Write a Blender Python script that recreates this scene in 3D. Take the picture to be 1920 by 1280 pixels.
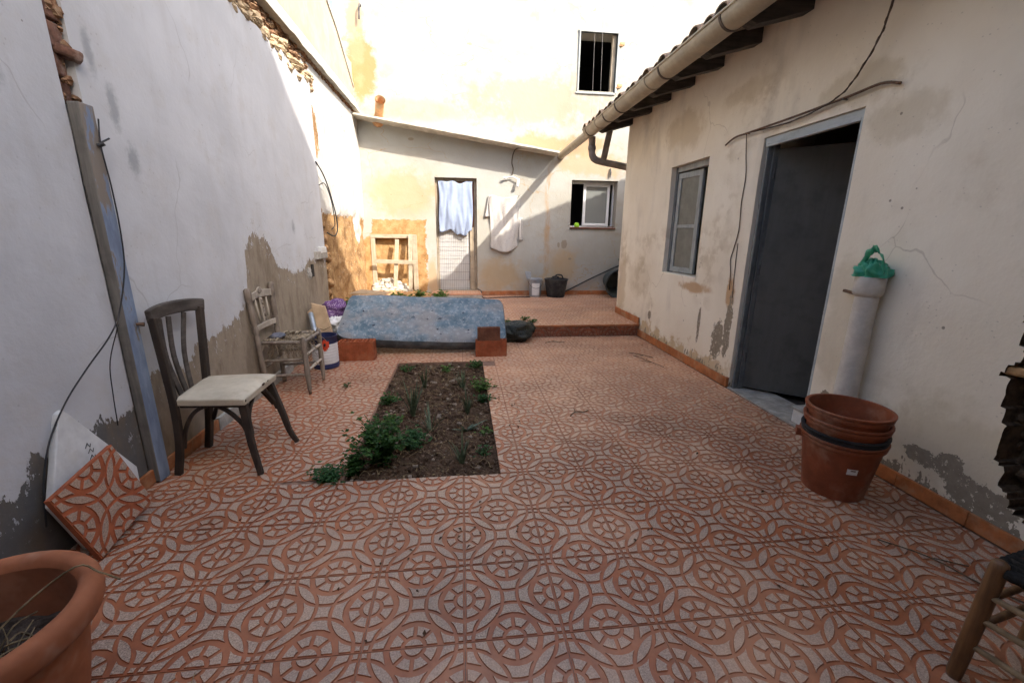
import bpy, bmesh, math, random
from mathutils import Vector, Matrix, noise as mnoise
R = math.radians
for o in list(bpy.data.objects): bpy.data.objects.remove(o)
S = bpy.context.scene
COL = S.collection

# ------------------------------------------------------------------ camera
cam_d = bpy.data.cameras.new('camera'); cam = bpy.data.objects.new('camera', cam_d); COL.objects.link(cam)
yaw, pitch, roll = 0.118749, -0.249910, 0.0124435
fw = Vector((math.sin(yaw)*math.cos(pitch), math.cos(yaw)*math.cos(pitch), math.sin(pitch)))
rt = Vector((math.cos(yaw), -math.sin(yaw), 0)); up = rt.cross(fw)
rt2 = rt*math.cos(roll) + up*math.sin(roll); up2 = up*math.cos(roll) - rt*math.sin(roll)
m = Matrix((rt2, up2, -fw)).transposed().to_4x4(); m.translation = Vector((0.01286, -1.33767, 1.56939))
cam.matrix_world = m
cam_d.sensor_width = 36; cam_d.lens = 791.0/1920*36; cam_d.clip_start = 0.02; cam_d.clip_end = 500
S.camera = cam

# ------------------------------------------------------------------ sky and sun
SUN = Vector((0.90, -1.0, 1.03)).normalized()          # towards the sun
W = bpy.data.worlds.new('World'); S.world = W; W.use_nodes = True
wn = W.node_tree; bg = wn.nodes['Background']
sky = wn.nodes.new('ShaderNodeTexSky'); sky.sky_type = 'NISHITA'; sky.sun_disc = False
sky.sun_elevation = math.asin(SUN.z); sky.sun_rotation = math.atan2(SUN.x, SUN.y)
sky.air_density = 1.0; sky.dust_density = 3.0; sky.ozone_density = 1.0
wn.links.new(sky.outputs[0], bg.inputs[0]); bg.inputs[1].default_value = 0.15
sun_d = bpy.data.lights.new('sun', 'SUN'); sun_d.energy = 2.0; sun_d.angle = R(0.53); sun_d.color = (1.0, 0.94, 0.85)
sun = bpy.data.objects.new('sun', sun_d); COL.objects.link(sun); sun.location = (8, -8, 12)
sun.rotation_euler = (-SUN).to_track_quat('-Z', 'Y').to_euler()
S.view_settings.view_transform = 'Standard'; S.view_settings.look = 'None'
S.view_settings.gamma = 1.0; S.view_settings.use_curve_mapping = False
S.view_settings.exposure = 2.1
S.render.engine = 'CYCLES'
S.cycles.max_bounces = 8; S.cycles.diffuse_bounces = 4; S.cycles.use_adaptive_sampling = True; S.cycles.adaptive_threshold = 0.03; S.cycles.use_denoising = True

# ------------------------------------------------------------------ mesh helpers
random.seed(7)
def nz(x, y, z=0.0): return mnoise.noise(Vector((x, y, z)))

class MB:
    def __init__(s): s.v = []; s.f = []; s.m = []
    def add(s, vs, fs, mi=0, M=None):
        b = len(s.v)
        for q in vs:
            q = Vector(q)
            s.v.append(M @ q if M else q)
        for f in fs: s.f.append([b+i for i in f]); s.m.append(mi)
        return s
    def box(s, x0, x1, y0, y1, z0, z1, mi=0, M=None):
        return s.add([(x0,y0,z0),(x1,y0,z0),(x1,y1,z0),(x0,y1,z0),(x0,y0,z1),(x1,y0,z1),(x1,y1,z1),(x0,y1,z1)],
            [(3,2,1,0),(4,5,6,7),(0,1,5,4),(1,2,6,5),(2,3,7,6),(3,0,4,7)], mi, M)
    def bar(s, a, b, w, t, up=(0,0,1), mi=0, w2=None, t2=None):
        # straight square bar from a to b; w along the side axis, t along the up axis
        a = Vector(a); b = Vector(b); d = (b-a).normalized(); u = Vector(up)
        sd = d.cross(u)
        if sd.length < 1e-4: sd = d.cross(Vector((1,0,0)))
        sd.normalize(); u = sd.cross(d)
        w2 = w if w2 is None else w2; t2 = t if t2 is None else t2
        vs = []
        for p, ww, tt in ((a, w, t), (b, w2, t2)):
            for i, j in ((-1,-1),(1,-1),(1,1),(-1,1)): vs.append(p + sd*(i*ww/2) + u*(j*tt/2))
        return s.add(vs, [(3,2,1,0),(4,5,6,7),(0,1,5,4),(1,2,6,5),(2,3,7,6),(3,0,4,7)], mi)
    def tube(s, pts, rad, n=8, cap=True, mi=0):
        pts = [Vector(p) for p in pts]; k = len(pts)
        if not isinstance(rad, (list, tuple)): rad = [rad]*k
        ref = None; vs = []
        for i, p in enumerate(pts):
            d = (pts[min(i+1,k-1)] - pts[max(i-1,0)])
            if d.length < 1e-9: d = Vector((0,0,1))
            d.normalize()
            if ref is None:
                ref = d.cross(Vector((0,0,1)))
                if ref.length < 1e-3: ref = d.cross(Vector((1,0,0)))
            ref = ref - d*ref.dot(d); ref.normalize(); bi = d.cross(ref)
            for j in range(n):
                a = 2*math.pi*j/n
                vs.append(p + (ref*math.cos(a) + bi*math.sin(a))*rad[i])
        fs = []
        for i in range(k-1):
            for j in range(n):
                fs.append((i*n+j, i*n+(j+1)%n, (i+1)*n+(j+1)%n, (i+1)*n+j))
        if cap: fs += [tuple(reversed(range(n))), tuple((k-1)*n+j for j in range(n))]
        return s.add(vs, fs, mi)
    def lathe(s, prof, n=24, c=(0,0,0), M=None, mi=0, cap0=False, cap1=False, wob=0.0, seed=0):
        vs = []
        for r, z in prof:
            for j in range(n):
                a = 2*math.pi*j/n
                rr = r*(1+wob*nz(math.cos(a)*1.5+seed, math.sin(a)*1.5, z*2))
                vs.append((c[0]+rr*math.cos(a), c[1]+rr*math.sin(a), c[2]+z))
        fs = []
        for i in range(len(prof)-1):
            for j in range(n): fs.append((i*n+j, i*n+(j+1)%n, (i+1)*n+(j+1)%n, (i+1)*n+j))
        if cap0: fs.append(tuple(reversed(range(n))))
        if cap1: fs.append(tuple((len(prof)-1)*n+j for j in range(n)))
        return s.add(vs, fs, mi, M)
    def prism(s, poly, h0, h1, fn=None, mi=0):
        # poly: 2-D outline (counter-clockwise); fn maps (u, v, h) to 3-D
        fn = fn or (lambda u, v, h: (u, v, h)); n = len(poly)
        vs = [fn(u, v, h0) for u, v in poly] + [fn(u, v, h1) for u, v in poly]
        fs = [tuple(reversed(range(n))), tuple(range(n, 2*n))] + [(i, (i+1)%n, n+(i+1)%n, n+i) for i in range(n)]
        return s.add(vs, fs, mi)
    def mesh(s, name, mats, smooth=False):
        me = bpy.data.meshes.new(name)
        me.from_pydata([tuple(q) for q in s.v], [], s.f)
        for mt in (mats if isinstance(mats, (list, tuple)) else [mats]): me.materials.append(mt)
        me.polygons.foreach_set('material_index', s.m)
        if smooth: me.polygons.foreach_set('use_smooth', [True]*len(me.polygons))
        me.update(); bm = bmesh.new(); bm.from_mesh(me)
        bmesh.ops.recalc_face_normals(bm, faces=bm.faces); bm.to_mesh(me); bm.free()
        return me
    def build(s, name, mats, parent=None, smooth=False, bevel=0, seg=2, world=True, sub=0, auto=None):
        if parent is not None and world:
            L = wloc(parent); s.v = [q - L for q in s.v]
        me = s.mesh(name, mats, smooth)
        if auto is not None:
            me.polygons.foreach_set('use_smooth', [True]*len(me.polygons))
            me.set_sharp_from_angle(angle=R(auto))
        return put(name, me, parent, bevel, seg, sub)

def wloc(o):
    L = Vector((0,0,0))
    while o is not None: L += o.location; o = o.parent
    return L
def put(name, me, parent=None, bevel=0, seg=2, sub=0):
    o = bpy.data.objects.new(name, me); COL.objects.link(o)
    if parent is not None: o.parent = parent
    if bevel:
        b = o.modifiers.new('bevel', 'BEVEL'); b.width = bevel; b.segments = seg; b.limit_method = 'ANGLE'; b.angle_limit = R(40)
    if sub:
        q = o.modifiers.new('sub', 'SUBSURF'); q.levels = sub; q.render_levels = sub
    return o
def tag(o, label=None, cat=None, group=None, kind=None):
    if label: o['label'] = label
    if cat: o['category'] = cat
    if group: o['group'] = group
    if kind: o['kind'] = kind
    return o
def thing(name, label, cat, loc=(0,0,0), group=None):
    o = bpy.data.objects.new(name, None); COL.objects.link(o); o.location = loc; o.empty_display_size = 0.1
    return tag(o, label, cat, group)
def lerp(a, b, t): return a+(b-a)*t
def bez(p0, p1, p2, p3, n):
    out = []
    for i in range(n+1):
        t = i/n; a = Vector(p0); b = Vector(p1); c = Vector(p2); d = Vector(p3)
        out.append(a*(1-t)**3 + b*3*t*(1-t)**2 + c*3*t*t*(1-t) + d*t**3)
    return out
def crom(pts, n=6):
    pts = [Vector(p) for p in pts]; out = []
    for i in range(len(pts)-1):
        p0 = pts[max(i-1,0)]; p1 = pts[i]; p2 = pts[i+1]; p3 = pts[min(i+2,len(pts)-1)]
        for k in range(n):
            t = k/n
            out.append(0.5*((2*p1)+(p2-p0)*t+(2*p0-5*p1+4*p2-p3)*t*t+(3*p1-p0-3*p2+p3)*t**3))
    out.append(pts[-1]); return out

# ------------------------------------------------------------------ material helpers
class NT:
    def __init__(s, name, rough=0.9, spec=0.3):
        s.mat = bpy.data.materials.new(name); s.mat.use_nodes = True
        s.t = s.mat.node_tree; s.b = s.t.nodes['Principled BSDF']
        s.b.inputs['Roughness'].default_value = rough; s.b.inputs['Specular IOR Level'].default_value = spec
        s._pos = None; s._obj = None; s.cache = {}
    def n(s, ty): return s.t.nodes.new(ty)
    def L(s, a, b): s.t.links.new(a, b)
    def _in(s, sock, v):
        if isinstance(v, bpy.types.NodeSocket): s.L(v, sock)
        elif isinstance(v, (tuple, list)):
            sock.default_value = (*v, 1) if len(v) == 3 and len(sock.default_value) == 4 else v
        else: sock.default_value = v
    @property
    def pos(s):
        if s._pos is None: s._pos = s.n('ShaderNodeNewGeometry').outputs['Position']
        return s._pos
    @property
    def obj(s):
        if s._obj is None: s._obj = s.n('ShaderNodeTexCoord').outputs['Object']
        return s._obj
    def rnd(s): return s.n('ShaderNodeObjectInfo').outputs['Random']
    def sep(s, v):
        q = s.n('ShaderNodeSeparateXYZ'); s.L(v, q.inputs[0]); return q.outputs
    def comb(s, x, y, z):
        q = s.n('ShaderNodeCombineXYZ')
        for i, a in enumerate((x, y, z)): s._in(q.inputs[i], a)
        return q.outputs[0]
    def map(s, v, scale=(1,1,1), loc=(0,0,0), rot=(0,0,0)):
        q = s.n('ShaderNodeMapping'); s.L(v, q.inputs[0])
        q.inputs['Scale'].default_value = scale; q.inputs['Location'].default_value = loc; q.inputs['Rotation'].default_value = rot
        return q.outputs[0]
    def noise(s, scale, detail=4, rough=0.55, v=None, dist=0.0):
        detail = min(detail, 4); key = (scale, detail, rough, v, dist)
        if key in s.cache: return s.cache[key]
        q = s.n('ShaderNodeTexNoise'); s.L(v if v is not None else s.pos, q.inputs['Vector'])
        q.inputs['Scale'].default_value = scale; q.inputs['Detail'].default_value = detail
        q.inputs['Roughness'].default_value = rough; q.inputs['Distortion'].default_value = dist
        s.cache[key] = q.outputs['Fac']; return q.outputs['Fac']
    def vor(s, scale, v=None, feat='DISTANCE_TO_EDGE', out='Distance', rnd=1.0):
        q = s.n('ShaderNodeTexVoronoi'); s.L(v if v is not None else s.pos, q.inputs['Vector'])
        q.feature = feat; q.inputs['Scale'].default_value = scale; q.inputs['Randomness'].default_value = rnd
        return q.outputs[out]
    def math(s, op, a, b=0.0, c=None, clamp=False):
        q = s.n('ShaderNodeMath'); q.operation = op; q.use_clamp = clamp
        s._in(q.inputs[0], a); s._in(q.inputs[1], b)
        if c is not None: s._in(q.inputs[2], c)
        return q.outputs[0]
    def step(s, v, lo, hi):
        q = s.n('ShaderNodeMapRange'); q.interpolation_type = 'SMOOTHSTEP'; s._in(q.inputs[0], v)
        s._in(q.inputs[1], lo); s._in(q.inputs[2], hi)
        return q.outputs[0]
    def lin(s, v, lo, hi, a=0.0, b=1.0):
        q = s.n('ShaderNodeMapRange'); s._in(q.inputs[0], v)
        for i, k in enumerate((lo, hi, a, b)): q.inputs[i+1].default_value = k
        return q.outputs[0]
    def ramp(s, f, stops):
        q = s.n('ShaderNodeValToRGB'); s._in(q.inputs[0], f); e = q.color_ramp.elements
        while len(e) < len(stops): e.new(0.5)
        for k, (p, c) in zip(e, stops): k.position = p; k.color = (*c, 1)
        return q.outputs[0]
    def mix(s, f, a, b, mode='MIX'):
        q = s.n('ShaderNodeMix'); q.data_type = 'RGBA'; q.blend_type = mode
        s._in(q.inputs[0], f); s._in(q.inputs[6], a); s._in(q.inputs[7], b); return q.outputs[2]
    def curve(s, v, pts):
        q = s.n('ShaderNodeFloatCurve'); s._in(q.inputs[1], v); c = q.mapping.curves[0]
        while len(c.points) < len(pts): c.points.new(0.5, 0.5)
        for p, (x, y) in zip(c.points, pts): p.location = (x, y); p.handle_type = 'VECTOR'
        q.mapping.update(); return q.outputs[0]
    def blob(s, co, c, r, soft=0.5):
        # soft spot round c in the plane of socket pair co=(u,v) with radii r
        u = s.math('DIVIDE', s.math('SUBTRACT', co[0], c[0]), r[0]); v = s.math('DIVIDE', s.math('SUBTRACT', co[1], c[1]), r[1])
        d = s.math('SQRT', s.math('ADD', s.math('MULTIPLY', u, u), s.math('MULTIPLY', v, v)))
        return d
    def bump(s, h, strength=0.5, dist=0.01, prev=None):
        q = s.n('ShaderNodeBump'); q.inputs['Strength'].default_value = strength; q.inputs['Distance'].default_value = dist
        s._in(q.inputs['Height'], h)
        if prev is not None: s.L(prev, q.inputs['Normal'])
        return q.outputs[0]
    def out(s, col=None, normal=None, rough=None, metal=None, alpha=None):
        if col is not None: s._in(s.b.inputs['Base Color'], col)
        if normal is not None: s.L(normal, s.b.inputs['Normal'])
        if rough is not None: s._in(s.b.inputs['Roughness'], rough)
        if metal is not None: s.b.inputs['Metallic'].default_value = metal
        if alpha is not None: s._in(s.b.inputs['Alpha'], alpha)
        return s.mat
def sc(c, k): return tuple(min(1, x*k) for x in c)
def simple(name, col, var=0.25, scale=12, rough=0.8, spec=0.3, bump=0.3, bd=0.004, metal=None, dirt=None, dscale=5, damt=0.5, stretch=None, obj=True):
    t = NT(name, rough, spec); co = t.obj if obj else t.pos
    if stretch: co = t.map(co, stretch)
    a = t.noise(scale, 6, 0.65, co); b = t.noise(scale*5, 4, 0.6, co)
    c = t.mix(t.step(a, 0.3, 0.7), sc(col, 1-var), sc(col, 1+var))
    c = t.mix(t.math('MULTIPLY', t.step(b, 0.45, 0.75), 0.35), c, sc(col, 1-var*1.3))
    if dirt: c = t.mix(t.math('MULTIPLY', t.step(t.noise(dscale, 7, 0.7, co), 0.45, 0.7), damt), c, dirt)
    return t.out(c, t.bump(a, bump, bd*2), metal=metal)
# ------------------------------------------------------------------ surface materials
def crack_mask(t, scale, width, co, gate=None, warp=0.25):
    w = t.n('ShaderNodeTexNoise'); t.L(co, w.inputs['Vector']); w.inputs['Scale'].default_value = 2.5; w.inputs['Detail'].default_value = 3
    vm = t.n('ShaderNodeVectorMath'); vm.operation = 'MULTIPLY_ADD'; t.L(w.outputs['Color'], vm.inputs[0])
    vm.inputs[1].default_value = (warp,)*3; t.L(co, vm.inputs[2])
    d = t.vor(scale, vm.outputs[0])
    k = t.math('SUBTRACT', 1.0, t.step(d, width*0.3, width))
    if gate is not None: k = t.math('MULTIPLY', k, gate)
    return k

def mat_left():
    t = NT('whitewash_left', 0.92, 0.2); p = t.sep(t.pos); y, z = p[1], p[2]
    pts = [(0.0,.34),(0.56,.41),(.66,.53),(.99,.54),(1.26,.51),(1.43,.64),(1.56,.65),(1.8,.61),(2.06,.74),(2.37,.75),(2.67,.86),(2.84,.95),
           (2.90,1.34),(3.0,1.48),(3.17,1.53),(3.38,1.49),(3.57,1.19),(3.91,1.09),(4.35,1.1),(4.6,1.2),(5.5,1.14)]
    c = t.math('MULTIPLY', t.curve(t.lin(y, 0.0, 5.5), [(a/5.5, b/2) for a, b in pts]), 2.0)
    co = t.map(t.pos, (1, 1, 0.55))
    jag = t.math('ADD', t.math('MULTIPLY', t.math('SUBTRACT', t.noise(7, 6, 0.7, co), 0.5), 0.30), t.math('MULTIPLY', t.math('SUBTRACT', t.noise(38, 5, 0.7, co), 0.5), 0.16))
    edge = t.math('SUBTRACT', t.math('ADD', c, jag), z)
    peel = t.step(edge, -0.004, 0.008)
    # loose flakes just above the line
    fl = t.math('MULTIPLY', t.step(t.noise(30, 5, 0.75, t.map(t.pos, (1,1,0.4))), 0.62, 0.66), t.step(edge, -0.30, -0.02))
    gatef = t.step(y, 2.6, 3.6); peel = t.math('MAXIMUM', peel, t.math('MULTIPLY', fl, gatef)); keep = t.math('MULTIPLY', t.step(t.noise(26, 4, .75, t.map(t.pos, (1,1,.5), (2,4,1))), .60, .63), t.step(edge, .26, .02)); peel = t.math('MULTIPLY', peel, t.math('SUBTRACT', 1.0, keep))
    # damp grey smears by the groove, as in scuffed whitewash
    yz = (y, z)
    sm = None
    for cc, rr in (((1.62,2.25),(.05,.16)),((1.70,1.98),(.07,.12)),((1.52,2.5),(.04,.16)),((0.9,2.2),(.12,.1)),((4.15,1.62),(.06,.1))):
        b = t.math('SUBTRACT', 1.0, t.step(t.math('ADD', t.blob(yz, cc, rr), t.math('MULTIPLY', t.noise(22, 4, .7), 1.3)), 0.9, 1.7))
        sm = b if sm is None else t.math('MAXIMUM', sm, b)
    base = t.mix(t.step(t.noise(1.3, 5, .6), .35, .7), (.57,.575,.585), (.485,.49,.50))
    streak = t.noise(6, 5, .6, t.map(t.pos, (1,1,0.12)))
    base = t.mix(t.math('MULTIPLY', t.step(streak, .5, .75), .30), base, (.44,.425,.41))
    grime = t.math('MULTIPLY', t.step(t.noise(3.5, 6, .65), .5, .72), .35)
    base = t.mix(grime, base, (.47,.445,.41))
    low = t.math('MULTIPLY', t.step(t.math('SUBTRACT', t.math('ADD', c, .5), z), 0, .5), t.math('MULTIPLY', t.step(t.noise(9, 6, .7), .4, .7), .45))
    base = t.mix(low, base, (.50,.46,.41))
    base = t.mix(t.math('MULTIPLY', sm, .75), base, (.27,.28,.29))
    spk = t.math('SUBTRACT', 1.0, t.step(t.vor(9, None, 'F1'), .035, .05)); spk = t.math('MULTIPLY', spk, t.step(t.noise(2.2, 2), .5, .6))
    base = t.mix(t.math('MULTIPLY', spk, .7), base, (.18,.16,.14))
    ck = crack_mask(t, 0.85, .0045, t.pos, t.step(t.noise(.9, 3, .5, t.map(t.pos, (1,1,1), (3,1,2))), .50, .60))
    base = t.mix(t.math('MULTIPLY', ck, .28), base, (.22,.2,.18)); pit = t.math('MULTIPLY', t.step(t.vor(26, t.map(t.pos, (1,1,.8)), 'F1'), .16, .08), t.step(t.noise(3.5, 6, .65), .48, .6)); base = t.mix(t.math('MULTIPLY', pit, .4), base, (.30,.29,.28))
    n2 = t.noise(14, 7, .7)
    dark = t.mix(n2, (.085,.082,.078), (.15,.142,.132)); tan = t.mix(n2, (.23,.185,.135), (.38,.315,.235))
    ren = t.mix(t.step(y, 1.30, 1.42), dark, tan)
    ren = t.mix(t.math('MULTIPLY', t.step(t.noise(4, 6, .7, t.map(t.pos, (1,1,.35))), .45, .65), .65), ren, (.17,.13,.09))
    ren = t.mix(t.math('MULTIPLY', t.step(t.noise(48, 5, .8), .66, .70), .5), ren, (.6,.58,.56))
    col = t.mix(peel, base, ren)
    return t.out(col, t.bump(t.math('ADD', t.math('MULTIPLY', t.noise(9, 5, .7), 1.3), t.math('SUBTRACT', 1.0, peel)), .6, .006))

def mat_far_left():
    t = NT('whitewash_far_left', 0.95, 0.15); p = t.sep(t.pos); y, z = p[1], p[2]
    jag = t.math('MULTIPLY', t.math('SUBTRACT', t.noise(9, 6, .7), .5), .25)
    bare = t.step(t.math('SUBTRACT', t.math('ADD', 1.84, jag), z), -.01, .01)
    # tall scar where the plaster came off along the edge
    d = t.math('ADD', t.blob((y, z), (5.42, 2.95), (.30, .45)), t.math('MULTIPLY', t.math('SUBTRACT', t.noise(12, 6, .7), .5), 1.1))
    scar = t.math('SUBTRACT', 1.0, t.step(d, .93, 1.0)); bare = t.math('MAXIMUM', bare, scar)
    # a flap of white paint hanging over the mud wall
    f1 = t.math('ADD', t.blob((y, z), (7.9, 1.75), (.28, .42)), t.math('MULTIPLY', t.math('SUBTRACT', t.noise(8, 5, .7), .5), .5))
    bare = t.math('MULTIPLY', bare, t.step(f1, .96, 1.0))
    n1 = t.noise(6, 7, .7)
    mud = t.ramp(n1, [(.25,(.15,.08,.035)), (.45,(.30,.175,.078)), (.6,(.40,.25,.115)), (.8,(.48,.35,.20))])
    mud = t.mix(t.math('MULTIPLY', t.step(t.noise(28, 5, .7), .58, .66), .6), mud, (.66,.56,.42))
    pt = t.mix(t.step(t.noise(2.5, 6, .6), .4, .7), (.545,.535,.505), (.475,.455,.415))
    pt = t.mix(t.math('MULTIPLY', t.step(t.noise(7, 5, .6, t.map(t.pos, (1,1,.1))), .56, .7), .45), pt, (.38,.32,.235))
    ck = crack_mask(t, 1.6, .008, t.map(t.pos, (1,1,.6)), t.step(t.noise(1.2, 3), .5, .56)); pt = t.mix(t.math('MULTIPLY', ck, .6), pt, (.3,.22,.15))
    col = t.mix(bare, pt, mud)
    return t.out(col, t.bump(n1, .8, .02))

def mat_back():
    t = NT('plaster_back', 0.93, 0.15); p = t.sep(t.pos); x, z = p[0], p[2]; xz = (x, z)
    n = t.noise(1.1, 6, .62); n2 = t.noise(4, 7, .68)
    base = t.mix(t.step(n, .35, .68), (.385,.375,.34), (.355,.335,.285))
    ycl = t.math('MULTIPLY', t.step(t.noise(.8, 5, .6, t.map(t.pos, (1,1,1.6), (7,0,3))), .48, .68), t.step(n2, .40, .62))
    base = t.mix(t.math('MULTIPLY', ycl, .5), base, (.325,.255,.155))
    # upper storey reads cleaner, the wall under the cornice pinker and dirtier
    lowz = t.step(z, 3.3, 2.6)
    def spot(c, r, col, amt, soft=.35, sc_=5, w=1.0):
        nonlocal base
        d = t.math('ADD', t.blob(xz, c, r), t.math('MULTIPLY', t.math('SUBTRACT', t.noise(4, 4, .7), .5), w*2))
        k = t.math('SUBTRACT', 1.0, t.step(d, 1-soft, 1+soft*.6)); base = t.mix(t.math('MULTIPLY', k, amt), base, col)
    spot((-1.92, 4.75), (.30, .62), (.40,.20,.075), .9, .3, 4, .8)
    spot((-1.98, 5.4), (.16, .9), (.40,.27,.15), .7)
    spot((2.2, 3.45), (1.1, .22), (.39,.235,.115), .8, .5, 3, 1.2)
    spot((1.6, 4.3), (1.6, .5), (.32,.245,.14), .55, .5, 4, 1.3)
    spot((3.0, 3.05), (.9, .25), (.42,.285,.155), .7, .4, 4)
    spot((-1.2, 2.35), (.75, .5), (.41,.28,.135), .65, .5, 3)
    spot((-.9, 4.0), (1.2, .25), (.37,.285,.18), .6, .5, 4)
    spot((.85, .62), (.60, .40), (.36,.24,.11), .65, .6, 3)
    spot((2.35, .8), (.35, .45), (.44,.29,.14), .6, .6, 4)
    spot((-.64, .6), (.12, .5), (.42,.27,.13), .7, .5, 5)
    # drip line below the end of the gutter
    dx = t.math('ABSOLUTE', t.math('SUBTRACT', x, t.math('ADD', 1.95, t.math('MULTIPLY', t.math('SUBTRACT', t.noise(3, 4), .5), .12))))
    drip = t.math('MULTIPLY', t.math('SUBTRACT', 1.0, t.step(dx, .01, .09)), t.math('MULTIPLY', t.step(z, 3.2, 2.7), t.step(t.noise(6, 6, .7, t.map(t.pos, (1,1,.25))), .38, .6)))
    base = t.mix(t.math('MULTIPLY', drip, .75), base, (.38,.23,.11))
    dx2 = t.math('ABSOLUTE', t.math('SUBTRACT', x, 1.98)); wide = t.math('SUBTRACT', 1.0, t.step(dx2, .1, .5))
    base = t.mix(t.math('MULTIPLY', t.math('MULTIPLY', wide, t.step(z, 1.6, .6)), t.math('MULTIPLY', t.step(n2, .42, .62), .6)), base, (.44,.28,.13))
    bot = t.math('MULTIPLY', t.step(z, .75, .25), t.step(t.noise(5, 6, .7), .35, .6)); base = t.mix(t.math('MULTIPLY', bot, .45), base, (.50,.34,.19))
    # greyer repair band and blocks just above the cornice
    ck = crack_mask(t, .75, .005, t.map(t.pos, (1,1,1.5)), t.step(t.noise(.7, 3, .5, t.map(t.pos, (1,1,1), (1,5,9))), .47, .56), .5)
    base = t.mix(t.math('MULTIPLY', ck, .7), base, (.36,.25,.14))
    ck2 = crack_mask(t, 3.2, .012, t.pos, t.step(t.noise(1.7, 4, .6, t.map(t.pos, (1,1,1), (9,2,1))), .60, .66), .3)
    base = t.mix(t.math('MULTIPLY', ck2, .6), base, (.50,.38,.24))
    spk = t.math('MULTIPLY', t.math('SUBTRACT', 1.0, t.step(t.vor(4, None, 'F1'), .04, .055)), t.step(t.noise(3, 2), .52, .58))
    base = t.mix(t.math('MULTIPLY', spk, .7), base, (.25,.18,.11))
    # bare adobe round the walled-up opening
    jag = t.math('MULTIPLY', t.math('SUBTRACT', t.noise(5, 7, .75), .5), .42)
    top = t.step(t.math('SUBTRACT', t.math('ADD', 1.84, t.math('MULTIPLY', jag, .5)), z), -.008, .008)
    rgt = t.step(t.math('SUBTRACT', t.math('ADD', -.76, jag), x), -.008, .008)
    bare = t.math('MULTIPLY', top, rgt)
    fl = t.math('ADD', t.blob(xz, (-2.3, 1.75), (.42, .42)), t.math('MULTIPLY', t.math('SUBTRACT', t.noise(9, 5, .7), .5), .4))
    bare = t.math('MULTIPLY', bare, t.step(fl, .95, 1.0))
    for c, r in (((2.35,1.35),(.07,.1)),((2.22,1.33),(.03,.06)),((2.5,1.02),(.04,.03)),((-1.0,3.45),(.06,.03))):
        d = t.math('ADD', t.blob(xz, c, r), t.math('MULTIPLY', t.math('SUBTRACT', t.noise(25, 4, .7), .5), .9)); q = t.math('SUBTRACT', 1.0, t.step(d, .9, 1.0))
        base = t.mix(t.math('MULTIPLY', q, .85), base, (.27,.22,.16))
    n3 = t.noise(7, 7, .7)
    mud = t.ramp(n3, [(.25,(.20,.105,.042)), (.45,(.36,.20,.08)), (.62,(.43,.27,.125)), (.85,(.50,.37,.215))])
    col = t.mix(bare, base, mud)
    return t.out(col, t.bump(n2, .7, .014))

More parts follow.
